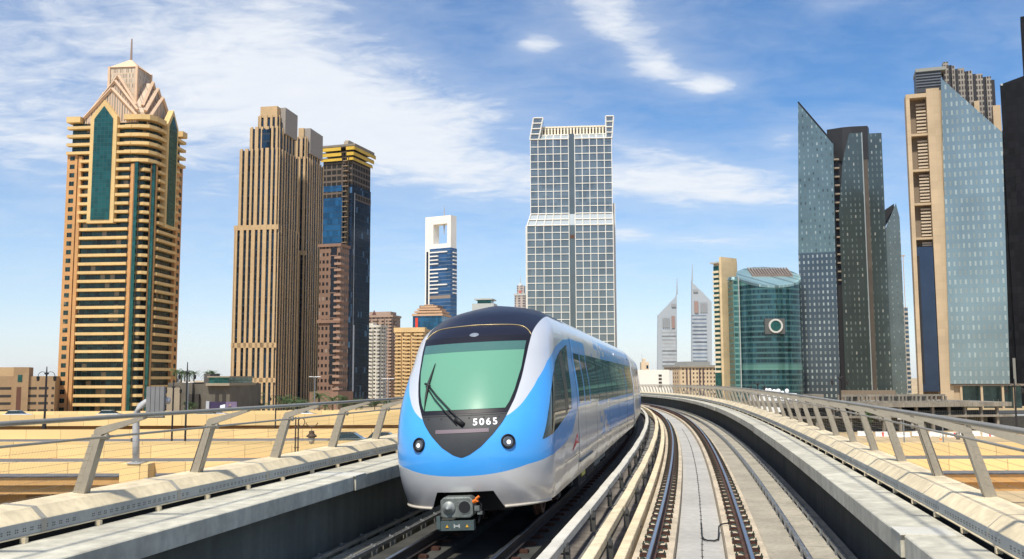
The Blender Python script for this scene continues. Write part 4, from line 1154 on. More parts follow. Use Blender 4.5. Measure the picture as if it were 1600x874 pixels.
for a in (294, 304.5, 334, 345):
    S.box('window', dk, S.fx(a, 620), S.fx(a + 6, 620), -.05 if a < 320 else 1.4, 2.0, S.fz(340, 641), S.fz(340, 616))
PALMS = []

# ---- stone-striped twin tower
def striped(px, py, D, a, label, tiers, wide, deep, name='striped_tower', tone=1.0):
    S = Site(name, px, py, D, a, label, 'tower', 'stone striped twin towers')
    st_ = mat('stone_tan', (.53, .37, .20), .8, var=.10, vscale=.06, streak=.05)
    gb = cell_mat('glass_blue', (.012, .025, .04), (.012, .036, .065), 1.5, 3.6, .9, .80, metal=.55, rough=.15, pvar=.6)
    for i, (x0, x1, y0, y1, z0, z1, n, m_) in enumerate(tiers):
        S.box('tower_core', gb, x0 + .7, x1 - .7, y0 + .7, y1 - .7, z0, z1 - .8)
        pw = (x1 - x0) / n
        for k in range(n):
            xa = x0 + k * pw
            gap = pw * (.36 if k % 2 else .60)
            S.box('stone_pier', st_, xa + (pw * .42 if k == 0 else gap * .6), xa + (pw * .60 if k == n - 1 else pw - gap * .4), y0, y0 + .75, z0, z1)
        pw = (y1 - y0) / m_
        for k in range(m_):
            ya = y0 + k * pw
            S.box('stone_pier', st_, x1 - .75, x1 - .35, ya + pw * .30, ya + pw * (.62 if k % 3 else .48), z0, z1 - .01)
        S.box('stone_pier', st_, x0, x0 + 1.0, y0 + 1.2, y1 - .2, z0, z1 - .02)
        if i == 0: S.box('stone_band', st_, x0 + .3, x1 - .3, y0 + .1, y0 + .6, z1 - 2.2, z1 - .03)
    return S, st_, gb
D4 = 430
S = Site('probe', 435, 330, D4, 10, 'x', 'x'); q = lambda px, py: S.fz(px, py)
xL, xM, xU, xT = S.fx(362.5, 450), S.fx(371, 300), S.fx(386, 215), S.fx(397, 180)
z_b, z_m, z_u, z_t, z_p = q(400, 352), q(400, 232), q(400, 197), q(400, 178), q(420, 163)
dp = S.sd(468, 330)[0]
bpy.data.objects.remove(S.root)
tiers = [(xL, .5, -.5, dp + 1, 0, z_b, 8, 9), (xM, 0, 0, dp, z_b - .5, z_m, 8, 8), (xU - 0, -.9, 1.6, dp - 2, z_m - .5, z_u, 6, 6), (xT, -1.8, 3.0, dp - 4, z_u - .5, z_t, 4, 4)]
S, st_, gb = striped(435, 330, D4, 10, 'tall tan stone tower with narrow blue glass stripes and stepped top', tiers, 1, 1)
S.box('roof_block', st_, xT + 1.5, -3.2, 3.4, dp - 7, z_t - 1, z_p)
S.box('roof_block', mat('roof_grey', (.30, .27, .24), .8, var=.1), -3.1, -.6, 7, dp - 3, z_t - 8, z_p + .1)
S.box('top_bay', gb, (xT - 1.8) / 2 - 2.0, (xT - 1.8) / 2 + 1.8, 1.2, 3.0, z_m, z_u - 1.5)
S.box('entrance_band', st_, xL + .4, .6, -.5, -.1, z_b * .335, z_b * .335 + 2.2)
S.box('entrance_band', st_, xL + .4, .6, -.5, -.1, z_b * .15, z_b * .15 + 2.0)
D5 = 465
S = Site('probe', 478, 400, D5, 10, 'x', 'x')
xm2, xu2 = S.fx(455, 300), S.fx(458, 220); zb2, zm2, zu2, zp2 = S.fz(470, 392), S.fz(470, 245), S.fz(470, 212), S.fz(470, 197); dp2 = S.sd(506, 400)[0]
bpy.data.objects.remove(S.root)
tiers = [(xm2 - 6, .6, -.8, dp2 + 1, 0, zb2, 5, 9), (xm2 - 4, 0, 0, dp2, zb2 - .5, zm2, 4, 8), (xu2, -1.2, 2, dp2 - 2, zm2 - .5, zu2, 3, 6)]
S, st_, gb = striped(478, 400, D5, 10, 'second stone striped tower, half hidden behind the taller one', tiers, 1, 1)
S.box('roof_block', st_, xu2 + 1, -4, 4, dp2 - 6, zu2 - 1, zp2)
S.box('roof_block', MATS['roof_grey'], -4.2, -.8, 5, dp2 - 2, zu2 - 8, zp2)

# ---- pink apartment tower in front of the construction tower
S = Site('apartment_tower', 530, 500, 450, 16, 'pinkish apartment tower with a black glass strip beside the striped towers', 'tower')
pk = mat('pink_stone', (.25, .15, .105), .85, var=.12, vscale=.08)
x0 = S.fx(498, 500); yd = S.sd(544, 520)[0]; zt = S.fz(515, 386)
S.box('wall', cell_mat('pink_windows', (.21, .125, .085), (.018, .015, .015), 2.0, 3.5, .55, .45, metal=.1, rough=.3, wobble=0, curtain=(.30, .24, .2), curt=.15), x0, 0, 0, yd, 0, zt)
S.box('glass_strip', mat('black_glass', (.012, .012, .016), .12, metal=.3, var=0), S.fx(516, 500), S.fx(525, 500), -.4, 1, S.fz(515, 600), S.fz(515, 388))
for zz in (400, 419, 458, 497, 537, 555, 586): S.box('strip_band', pk, S.fx(515.5, 500), S.fx(525.5, 500), -.7, .6, S.fz(515, zz + .8), S.fz(515, zz - .4))
for k in range(24):
    z = zt * (k + 1) / 26
    S.box('corner_balcony', mat('pink_light', (.33, .21, .15), .8, var=.08), -2.6, .9, -.9, 2.8, z, z + 1.1)
S.box('podium', pk, x0 - 2, 2, -4, yd + 2, 0, S.fz(515, 612)); S.box('balcony_belt', pk, x0 - .5, .6, -.8, 3, S.fz(515, 505), S.fz(515, 500)); S.box('cornice', pk, x0 - .6, .6, -.6, yd, zt, zt + 1.4)

# ---- tower still being built, blue glass with a hoist and yellow top
S = Site('unfinished_tower', 548, 450, 520, 18, 'unfinished dark blue glass tower with a yellow banded top and a hoist', 'tower')
x0 = S.fx(503, 300); yd = S.sd(578, 420)[0]; zt = S.fz(530, 246); zg = S.fz(530, 290); zg2 = S.fz(530, 300)
bgl = cell_mat('blue_curtain', (.01, .03, .055), (.02, .105, .20), 1.7, 3.4, .93, .93, metal=.6, rough=.1, pvar=.3)
bgd = cell_mat('blue_curtain_dark', (.008, .018, .035), (.007, .02, .045), 1.7, 3.4, .93, .93, metal=.45, rough=.12, pvar=.5, curtain=(.08, .16, .26), curt=.06)
S.mb(MB().box(x0, -5.5, 0, 3, 0, zg), 'glass_front', bgl); S.box('glass_side', bgd, -1.5, 0, 3.2, yd, 0, zg); S.box('glass_corner', bgd, -1.6, 0.02, 0, 3.1, 0, zg)
rawc = cell_mat('raw_floors', (.12, .09, .065), (.014, .012, .010), 3.2, 3.4, .82, .70, metal=0, rough=.9, wobble=0, pvar=.5)
S.box('raw_structure', rawc, x0 + .3, -.4, .6, yd, zg, zt); S.box('inner_core', mat('raw_concrete', (.22, .19, .15), .9, var=.2), x0 + 1, -2, 3.1, yd - 1, 0, zg)
S.box('open_floor', rawc, x0 - .05, -5.6, -.06, 3.0, S.fz(530, 309), S.fz(530, 299)); S.box('open_floor', rawc, -1.4, .06, 3.2, yd + .05, S.fz(530, 312), S.fz(530, 302))
bal = mat('hoist_brown', (.26, .19, .12), .8, var=.3, vscale=.5)
for k in range(48):
    z = zt * k / 48.0
    S.box('hoist_landing', bal, -5.4 + (k % 2) * .5, -1.8 - (k % 3) * .3, -1.6 - (k % 2) * .3, .5, z, z + .45)
for x in (-5.3, -3.6, -1.9): S.box('hoist_mast', mat('hoist_dark', (.07, .055, .04), .8, var=.2), x - .16, x + .16, -1.2, -.9, 0, zt + 2)
yel = mat('yellow_screen', (.62, .40, .04), .6, var=.1, vscale=.2)
for i, (pa, pb, e) in enumerate(((252, 248, .5), (245, 240, 1.1), (237, 232, 1.8))):
    za, zb_ = S.fz(530, pa), S.fz(530, pb)
    for seg in ((x0 - e, -6.2), (-3.0, e)): S.box('safety_screen', yel, seg[0], seg[1], -e - .3, -e, za, zb_)
    S.box('safety_screen', yel, e, e + .3, -e, yd + e, za, zb_)
    S.box('screen_deck', mat('deck_dark', (.10, .07, .04), .9, var=.2), x0 - e, e, -e, yd + e, zb_ - .02, zb_ + .5)
S.box('top_floor', mat('raw_concrete', (.22, .19, .15)), x0 - 1.5, 2, -1, yd, S.fz(530, 232), S.fz(530, 227)); S.box('core_top', mat('core_tan', (.42, .35, .26), .85, var=.1), x0 + 10, -6, 6, 16, zt, S.fz(535, 217)); S.box('core_top', MATS['core_tan'], x0 + 12, -9, 8, 14, zt, S.fz(535, 214))
S.box('edge_strip', mat('strip_white', (.5, .55, .6), .4, var=0), -.05, .1, 3.0, 3.4, S.fz(548, 615), S.fz(548, 300))
S.box('white_panel', MATS['strip_white'], .02, .2, S.sd(550, 600)[0], S.sd(552, 600)[0], S.sd(551, 612)[1], S.sd(551, 508)[1])

# ---- pale apartment blocks right of it
def flats(name, pxl, pxc, pxr, ptop, D, a, label, wall, dark, nfl, cols, stepped=None, tri=False, cat='apartment block'):
    S = Site(name, pxc, 560, D, a, label, cat)
    x0 = S.fx(pxl, 560); yd = max(6, S.sd(pxr, 560)[0]); zt = S.fz((pxl + pxc) / 2, ptop)
    wm = mat(name + '_wall', wall, .85, var=.1, vscale=.08)
    S.box('wall', cell_mat(name + '_windows', wall, dark, 3.3, zt / nfl, .42, .45, metal=.05, rough=.4, wobble=0, pvar=.6), x0, 0, 0, yd, 0, zt)
    fh = zt / nfl
    for k in range(1, nfl):
        for (a_, b_) in cols:
            S.box('balcony', wm, x0 + (0 - x0) * a_, x0 + (0 - x0) * b_, -1.4, .1, k * fh - .2, k * fh + .9)
        if k % 1 == 0: S.box('balcony', wm, -.1, 1.2, yd * .2, yd * .55, k * fh - .2, k * fh + .9)
    S.box('cornice', wm, x0 - .8, .8, -.8, yd, zt, zt + 1.5)
    if stepped: 
        for (a_, b_, zz) in stepped: S.box('roof_block', wm, x0 * (1 - a_), x0 * (1 - b_), 2, yd * .8, zt, S.fz(pxc, zz, 2))
    return S, x0, yd, zt, wm
S, x0, yd, zt, wm = flats('white_flats', 566, 594, 604, 512, 600, 20, 'white apartment block with rows of balconies beside the dark blue tower', (.60, .57, .50), (.05, .045, .04), 20, [(0, .2), (.45, .62), (.8, 1)], [(.1, .5, 505)])
S, x0, yd, zt, wm = flats('brown_flats', 573, 612, 625, 496, 680, 14, 'brown apartment block with a dark triangle near its roof', (.36, .26, .20), (.05, .035, .03), 25, [(.0, .14), (.3, .42), (.58, .7), (.86, 1)], [(.05, .9, 487)])
S.mb(MB().slab_xz([(x0 * .88, zt + .3), (x0 * .76, zt + 5.4), (x0 * .64, zt + .3)], 1.7, 1.98), 'triangle_panel', mat('triangle_brown', (.12, .05, .04), .7, var=0))
S, x0, yd, zt, wm = flats('yellow_flats', 618, 662, 680, 518, 640, 10, 'yellow apartment block just left of the train cab', (.66, .46, .22), (.10, .06, .03), 19, [(0, .22), (.32, .55), (.66, 1)])
S.box('cornice', wm, x0 - 1, 1, -1.4, 4, zt - .6, zt + 2.5)

# ---- blue glass block with a stepped terracotta crown
S = Site('crowned_office', 690, 500, 800, 12, 'blue glass office with a stepped terracotta crown above the cab roof', 'office block')
x0 = S.fx(645, 500)
S.box('glass_body', bgl, x0, 0, 0, 30, 0, S.fz(660, 494)); tr = mat('terracotta', (.55, .36, .22), .8, var=.1, vscale=.2)
for i, (a, b, p0, p1) in enumerate(((644, 692, 494, 490.5), (647, 690, 489, 486), (650, 686, 484.5, 482), (655, 680, 480.5, 478), (660, 674, 477.5, 475.5))):
    S.box('crown_tier', tr, S.fx(a, 490), S.fx(b, 490), -1 + i * 1.6, 26 - i * 2, S.fz(660, p0), S.fz(660, p1))
S.box('crown_core', mat('crown_dark', (.22, .14, .09), .8, var=.1), S.fx(653, 490), S.fx(682, 490), 4, 20, S.fz(660, 494), S.fz(660, 477))
S.box('red_panel', mat('red_panel', (.7, .05, .02), .6, var=0), S.fx(649, 510), S.fx(653, 510), -.3, 0, S.fz(650, 515), S.fz(650, 497))

# ---- white frame tower with the open top and needle
S = Site('frame_tower', 704, 450, 1000, 30, 'white tower with a square opening and a needle at its top', 'tower')
wt = mat('white_cladding', (.80, .77, .70), .6, var=.05, vscale=.05)
x0 = S.fx(664, 450); yd = S.sd(713, 420)[0]; zt = S.fz(680, 338.5)
xa, xb = S.fx(677, 380), S.fx(698, 380)
z1, z2 = S.fz(690, 381), S.fz(690, 350)
S.box('frame_side', wt, x0, xa, 0, yd, 0, zt); S.box('frame_side', wt, xb + .6, 0, 0, yd, 0, zt - .1)
S.box('frame_top', wt, xa, xb + .6, .05, yd - .05, z2, zt - .05); S.box('frame_base', wt, xa, xb + .6, .05, yd - .05, z1 - 5, z1)
S.box('glass_body', cell_mat('blue_bands', (.10, .14, .20), (.03, .10, .22), 6, 3.9, 1.0, .8, metal=.5, rough=.15, pvar=.3), S.fx(672, 450), .4, -1.0, yd + .5, 0, z1 - 5)
for k, pz in enumerate([394, 400, 406, 412, 421, 427, 433, 439, 445, 451, 457]):
    S.box('white_band', wt, S.fx(672, 450), S.fx(686 if k % 4 else 700, 450), -2.4, -.9, S.fz(690, pz + 1.2), S.fz(690, pz - .6))
    S.box('white_band', wt, .3, 1.5, yd * .3, yd * .9, S.fz(690, pz + 2.2), S.fz(690, pz + .4))
S.box('plant_band', mat('plant_brown', (.25, .2, .16), .8, var=.1), S.fx(672, 460), .5, -1.1, -.9, S.fz(690, 467), S.fz(690, 462))
S.box('glass_slot', bgd, S.fx(666, 450), S.fx(669, 450), -.1, .2, S.fz(690, 480), S.fz(690, 392))
S.mb(MB().tube([(S.fx(690.5, 350), yd * .4, S.fz(690, 366)), (S.fx(690.5, 350), yd * .4, S.fz(690, 345)), (S.fx(690.5, 350), yd * .4, S.fz(690, 319))], [.3, 1.3, .1], 8), 'needle', mat('needle_grey', (.45, .45, .46), .4, metal=.4, var=0))
S = Site('roof_pavilion_building', 770, 480, 900, 10, 'small building with a flat overhanging roof behind the cab roof', 'building')
pg = mat('pale_grey', (.45, .47, .45), .6, var=.05)
S.box('roof', pg, S.fx(742, 480), 0, -3, 18, S.fz(755, 469), S.fz(755, 467)); S.box('glass_storey', ggl, S.fx(746, 480), S.fx(767, 480), 0, 14, S.fz(755, 474.5), S.fz(755, 469)); S.box('body', pg, S.fx(738, 480), S.fx(772, 480), -1, 16, 0, S.fz(755, 474.5)); S.box('roof_box', pg, S.fx(750, 480), S.fx(764, 480), 4, 10, S.fz(755, 467), S.fz(755, 465.5))
S = Site('slim_tower', 820, 470, 1500, 10, 'slim distant tower with a small spire left of the big grid tower', 'tower')
S.box('body', cell_mat('slim_bands', (.42, .36, .32), (.10, .10, .11), 7, 4, .5, .6, metal=.1, rough=.4, wobble=0), S.fx(804, 470), 0, 0, 24, 0, S.fz(812, 461)); S.box('upper_body', cell_mat('slim_bands', (0, 0, 0), (0, 0, 0), 1, 1, 1, 1), S.fx(807, 470), S.fx(818, 470), 4, 18, S.fz(812, 461), S.fz(812, 446)); S.box('belt', pg, S.fx(803, 470), 1, -1, 24, S.fz(812, 462), S.fz(812, 459))
S.mb(MB().lathe([(5, 0), (3.5, 2), (.7, 5), (.2, S.fz(812, 430, 10) - S.fz(812, 446, 10))], (S.fx(813, 446, 10), 10, S.fz(812, 446)), 8), 'spire', pg)
S.box('sign_panel', mat('red_sign', (.5, .12, .08), .6, var=0), S.fx(810, 455), S.fx(814, 455), 3.8, 4, S.fz(812, 458), S.fz(812, 454))

# ---- central grid tower
S = Site('grid_tower', 957.5, 350, 600, 5, 'tall grey glass tower wrapped in a white square grid, behind the train', 'tower')
yl = 0
zA, zB, zC, zTop = S.fz(890, 352), S.fz(890, 333), S.fz(890, 216), S.fz(890, 208)
xl0, xl1 = S.fx(823.8, 420), .15          # lower block
xu0, xu1 = S.fx(828.6, 260), -.05
dpt = 40; off = 2.2
ggrey = mat('glass_grey', (.17, .21, .215), .10, metal=.55, var=.06, vscale=.05)
M_gl_grid = cell_mat('grid_glass', (.10, .12, .12), (.19, .225, .235), 4.74, 4.65, .99, .99, metal=.6, rough=.10, pvar=.16, wobble=.012)
lat = mat('lattice_white', (.74, .72, .66), .6, var=.04, vscale=.1)
S.box('lower_body', M_gl_grid, xl0, xl1, 0, dpt, 0, zA); S.box('upper_body', M_gl_grid, xu0, xu1, off, dpt - off, zA, zC)
S.mb(MB().add([(xl0, 0, zA), (xl1, 0, zA), (xl1, dpt, zA), (xl0, dpt, zA), (xu0, off, zB), (xu1, off, zB), (xu1, dpt - off, zB), (xu0, dpt - off, zB)], [(0, 1, 5, 4), (1, 2, 6, 5), (2, 3, 7, 6), (3, 0, 4, 7)]), 'sloped_glazing', mat('glazing_pale', (.50, .55, .54), .15, metal=.4, var=.05))
S.mb(MB().add([(xu0, off, zC), (xu1, off, zC), (xu1, dpt - off, zC), (xu0, dpt - off, zC), (xu0 + .6, off + 3, zTop), (xu1 - .6, off + 3, zTop), (xu1 - 3, dpt - off - 3, zTop), (xu0 + 3, dpt - off - 3, zTop)], [(0, 1, 5, 4), (1, 2, 6, 5), (2, 3, 7, 6), (3, 0, 4, 7), (4, 5, 6, 7)]), 'sloped_glazing', MATS['glazing_pale'])
cxm = S.fx(893.5, 300); hw_ = 2.0
def lattice(name, x0, x1, y, z0, z1, ncol, nrow, t=.21):
    m = MB()
    for k in range(ncol + 1):
        x = x0 + (x1 - x0) * k / ncol; m.box(x - t, x + t, y - .55, y + .05, z0, z1)
    for k in range(nrow + 1):
        z = z0 + (z1 - z0) * k / nrow; m.box(x0 - t, x1 + t, y - .45, y + .04, z - t, z + t)
    return S.mb(m, name, lat)
nl = 24
for (a, b) in ((xl0, cxm - hw_), (cxm + hw_, xl1)): lattice('lattice', a, b, 0, 0, zA, 5, nl)
for (a, b) in ((xu0, cxm - hw_), (cxm + hw_, xu1)): lattice('lattice', a, b, off, zB, zC, 5, 10)
def slat_lattice(x0, x1, ux0, ux1, y0, y1, z0, z1, n, rows):
    m = MB()
    for k in range(n + 1):
        m.tube([(x0 + (x1 - x0) * k / n, y0 - .3, z0), (ux0 + (ux1 - ux0) * k / n, y1 - .3, z1)], .42, 4)
    for r_ in range(rows + 1):
        t = r_ / rows; m.tube([(x0 + (ux0 - x0) * t, y0 + (y1 - y0) * t - .32, z0 + (z1 - z0) * t), (x1 + (ux1 - x1) * t, y0 + (y1 - y0) * t - .32, z0 + (z1 - z0) * t)], .42, 4)
    S.mb(m, 'lattice', lat)
slat_lattice(xl0, cxm - hw_, xu0, cxm - hw_, 0, off, zA, zB, 5, 2); slat_lattice(cxm + hw_, xl1, cxm + hw_, xu1, 0, off, zA, zB, 5, 2)
slat_lattice(xu0, cxm - hw_, xu0 + .6, cxm - hw_, off, off + 3, zC, zTop, 5, 1); slat_lattice(cxm + hw_, xu1, cxm + hw_, xu1 - .6, off, off + 3, zC, zTop, 5, 1)
S.box('recessed_strip', mat('strip_glass', (.13, .16, .165), .2, metal=.5, var=.1, vscale=.1), cxm - hw_ + .35, cxm + hw_ - .35, -.1, 3, 0, zA); S.box('recessed_strip', MATS['strip_glass'], cxm - hw_ + .35, cxm + hw_ - .35, off - .1, 6, zA, zTop)
S.box('vent_opening', mat('vent_brown', (.10, .05, .03), .8, var=.3), cxm - 1.5, cxm + 1.5, -.2, 1, S.fz(893, 373), S.fz(893, 367))
S.box('side_fin', lat, xl1 + .05, xl1 + 1.6, 6, 12, 0, S.fz(960, 315)); S.box('side_fin', lat, xl0 - 1.4, xl0 - .05, 6, 12, 0, S.fz(822, 350))
# crown louvres and the two horns
crm = mat('crown_cream', (.80, .72, .55), .7, var=.05)
zc0, zc1 = S.fz(890, 209), S.fz(890, 195)
m_ = MB(); xa, xb = S.fx(846, 200), S.fx(947, 200)
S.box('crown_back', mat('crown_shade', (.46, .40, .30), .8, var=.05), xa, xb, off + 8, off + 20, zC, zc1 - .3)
for k in range(21):
    x = xa + (xb - xa) * k / 20
    S.box('crown_louvre', crm, x - .55, x + .55, off + 5, off + 8, zc0, zc1)
S.box('crown_rail', crm, xa - .2, xb + .2, off + 4.8, off + 8.3, zc1, zc1 + .9)
for (pl, pr, lean) in ((833, 848, -1), (946.5, 959, 0)):
    a, b = S.fx(pl, 181), S.fx(pr, 181); zt_ = S.fz(890, 181)
    ba, bb = (xu0 - .3, xu0 + (b - a) - .8) if lean else (a, xu1 + .3)
    S.mb(MB().add([(ba, off - .3, zC - 2), (bb, off - .3, zC - 2), (bb, off + 14, zC - 2), (ba, off + 14, zC - 2), (a, off + 1.5, zt_), (b, off + 1.5, zt_), (b, off + 12, zt_), (a, off + 12, zt_)], [(0, 3, 2, 1), (4, 5, 6, 7), (0, 1, 5, 4), (1, 2, 6, 5), (2, 3, 7, 6), (3, 0, 4, 7)]), 'corner_horn', M_gl_grid)
    m2 = MB()
    for (p, q_) in (((ba, off - .5, zC), (a, off + 1.3, zt_)), ((bb, off - .5, zC), (b, off + 1.3, zt_))): m2.tube([p, q_], .45, 4)
    for t in (0, .25, .5, .75, 1): m2.tube([(ba + (a - ba) * t, off - .5 + 1.8 * t, zC + (zt_ - zC) * t), (bb + (b - bb) * t, off - .5 + 1.8 * t, zC + (zt_ - zC) * t)], .45, 4)
    S.mb(m2, 'lattice', lat)

# ---- far twin triangular towers, distance haze mixed into their surface colours
def emir(px, D, pts, label, body_px, win, dark):
    S = Site('pointed_tower', px, 500, D, 0, label, 'tower', 'twin pointed towers far away')
    al = mat('aluminium_hazed', (.36, .40, .43), .6, metal=.0, var=.03)
    S.mb(MB().slab_xz([S.fr(*p) for p in pts], 0, 10), 'body', al)
    a = S.fr(body_px[0], body_px[2]); b = S.fr(body_px[1], body_px[3])
    S.box('office_glazing', cell_mat('far_bands' + str(px), (.37, .41, .44), dark, 400, 9.5, 1.0, .45, metal=.2, rough=.4, wobble=0), a[0], b[0], -2, 0, b[1], a[1])
    for (x0_, x1_, y0_, y1_, mm) in win:
        S.box('crown_window', mm, S.fx(x0_, y0_), S.fx(x1_, y0_), -3, -.5, S.fz(x0_, y1_), S.fz(x0_, y0_))
    return S
br_ = mat('far_brown', (.30, .20, .17), .7, var=0); gy_ = mat('far_slats', (.28, .29, .30), .6, var=0)
emir(1057, 2500, [(1027, 610), (1028, 493), (1056, 464), (1057.5, 458), (1058, 610)], 'smaller of two pale pointed towers on the horizon, roof sloping up to the right', (1034, 1058, 515, 600), [(1049, 1054, 494, 513, br_)] + [(1035 + k * 3, 1036.5 + k * 3, 497, 512, gy_) for k in range(4)] + [(1049, 1056, 475, 480, gy_)], (.30, .31, .31))
S = bpy.data.objects['pointed_tower']; 
emir(1082, 2400, [(1081, 606), (1081, 438), (1083, 443), (1098, 457), (1112, 472), (1113, 606)], 'taller of two pale pointed towers on the horizon, roof sloping down to the right', (1081, 1106, 493, 600), [(1084.5, 1090.5, 471, 489, br_)] + [(1094 + k * 3, 1095.6 + k * 3, 473, 488, gy_) for k in range(4)] + [(1083, 1090, 453, 457, gy_)], (.16, .20, .26))
for (o_, px_, p0, p1) in (('a', 1057.8, 460, 434), ('b', 1081.6, 440, 412)):
    D = 2502 if o_ == 'a' else 2402
    r_ = [q for q in bpy.data.objects if q.name.startswith('pointed_tower')][0 if o_ == 'a' else 1]
    lo, hi = at(px_, p0, D), at(px_, p1, D)
    MB().tube([tuple(lo - r_.location), tuple(hi - r_.location)], [2.2, .5], 6).build('mast', MATS['aluminium_hazed'], r_)

# ---- low white hall, hotel, small cream roof
S = Site('white_hall', 1046, 590, 520, 6, 'low white hall with four black slots right behind the train', 'building')
wh = mat('hall_white', (.72, .70, .64), .7, var=.05, vscale=.1)
S.box('wall', wh, S.fx(960, 590), 0, 0, 30, 0, S.fz(1030, 578)); S.box('blank_wing', mat('hall_grey', (.55, .56, .55), .7, var=.05), 0.0, S.fx(1051, 590), .5, 30, 0, S.fz(1047, 579))
for zz in (586.5, 592, 597.5, 603): S.box('slot_window', dk, S.fx(1029, 590), S.fx(1034, 590), -.2, .3, S.fz(1030, zz + 2), S.fz(1030, zz - 1))
S = Site('cream_house', 1014, 575, 640, 4, 'small cream rooftop building just right of the train roof', 'building')
S.box('wall', mat('cream_wall', (.72, .58, .42), .8, var=.05), S.fx(1002, 575), 0, 0, 12, 0, S.fz(1008, 566)); S.box('tower_room', MATS['cream_wall'], S.fx(1004, 575), S.fx(1009, 575), -.5, 6, 0, S.fz(1008, 561)); S.box('blue_window', bgd, S.fx(1010, 575), S.fx(1013, 575), -.2, .5, S.fz(1010, 576), S.fz(1010, 571)); S.box('antenna', pg, S.fx(1003.2, 575), S.fx(1003.8, 575), 1, 1.3, 0, S.fz(1003, 553))
S = Site('hotel', 1063, 585, 700, -20, 'long cream hotel with small square windows and a grey roof', 'hotel')
hx1 = S.fx(1118, 585); hz = S.fz(1085, 574)
S.box('wall', cell_mat('hotel_windows', (.68, .55, .38), (.07, .05, .045), 2.9, 3.0, .40, .5, metal=0, rough=.5, wobble=0, pvar=.3), 0, hx1, 0, 24, 0, hz)
S.mb(MB().box(S.fx(1050, 585) * 0 - .0, -.1, 0, .1, 0, .1), 'corner_trim', pg)
lw_ = S.sd(1051, 585)[0]
S.box('side_wing', cell_mat('hotel_side', (.55, .42, .28), (.07, .05, .045), 3.2, 3.0, .35, .5, metal=0, rough=.5, wobble=0), -.4, 4, .5, lw_, 0, hz - 1.5)
for a in (1072, 1077.5, 1092, 1097.5): S.box('dark_bay', mat('bay_dark', (.10, .07, .08), .5, var=.2), S.fx(a, 585), S.fx(a + 2, 585), -.3, .3, 1, hz - 1)
S.box('roof', mat('slate_grey', (.33, .33, .31), .7, var=.1), -1, hx1, -1, 24, hz, hz + 1.6); S.box('roof_storey', MATS['slate_grey'], 8, hx1 - 2, 4, 22, hz + 1.6, hz + 4.2)
S = Site('background_block', 1052, 595, 900, 0, 'small grey glass block between the white hall and the hotel', 'building')
S.box('wall', bgd, S.fx(1045, 595), S.fx(1056, 595), 0, 20, 0, S.fz(1050, 591)); S.box('roof', pg, S.fx(1045, 595) - 1, S.fx(1056, 595) + 1, -1, 20, S.fz(1050, 591), S.fz(1050, 590))

# ---- narrow cream slab beside the round glass building
S = Site('slab_tower', 1128.5, 480, 570, -38, 'narrow cream slab tower left of the round green glass building', 'tower')
crs = cell_mat('cream_slab', (.72, .56, .33), (.66, .51, .30), 3.0, 3.2, .96, .96, metal=0, rough=.75, wobble=0, pvar=.06)
zt = S.fz(1140, 403); x1 = S.fx(1153, 480); yl = S.sd(1116, 480)[0]
S.box('front_wall', crs, 0, x1, 0, 1.5, 0, zt)
S.box('body', mat('slab_side', (.50, .42, .30), .8, var=.1), .3, x1 - .4, 1.5, yl, 0, S.sd(1122, 412)[1])
for k in range(22):
    z = S.sd(1122, 412)[1] * (k + 6) / 29.0
    S.box('side_balcony', mat('slab_light', (.70, .60, .42), .8, var=.05), -.9, .4, 2.0, yl, z, z + 1.3)
    S.box('side_glass', ggl, .0, .25, 2.0, yl, z + 1.3, z + 4.2)
S.box('roof_fins', MATS['slab_side'], x1 - .6, x1 + .8, .4, 9, S.fz(1150, 425), S.fz(1150, 408)); S.box('roof_canopy', pg, -2, 2, 1.5, yl + 1, S.sd(1122, 412)[1], S.sd(1122, 412)[1] + 1)
S.box('low_glass', ggl, -.6, .3, 1.9, yl, 0, S.sd(1122, 412)[1] * 6 / 29)

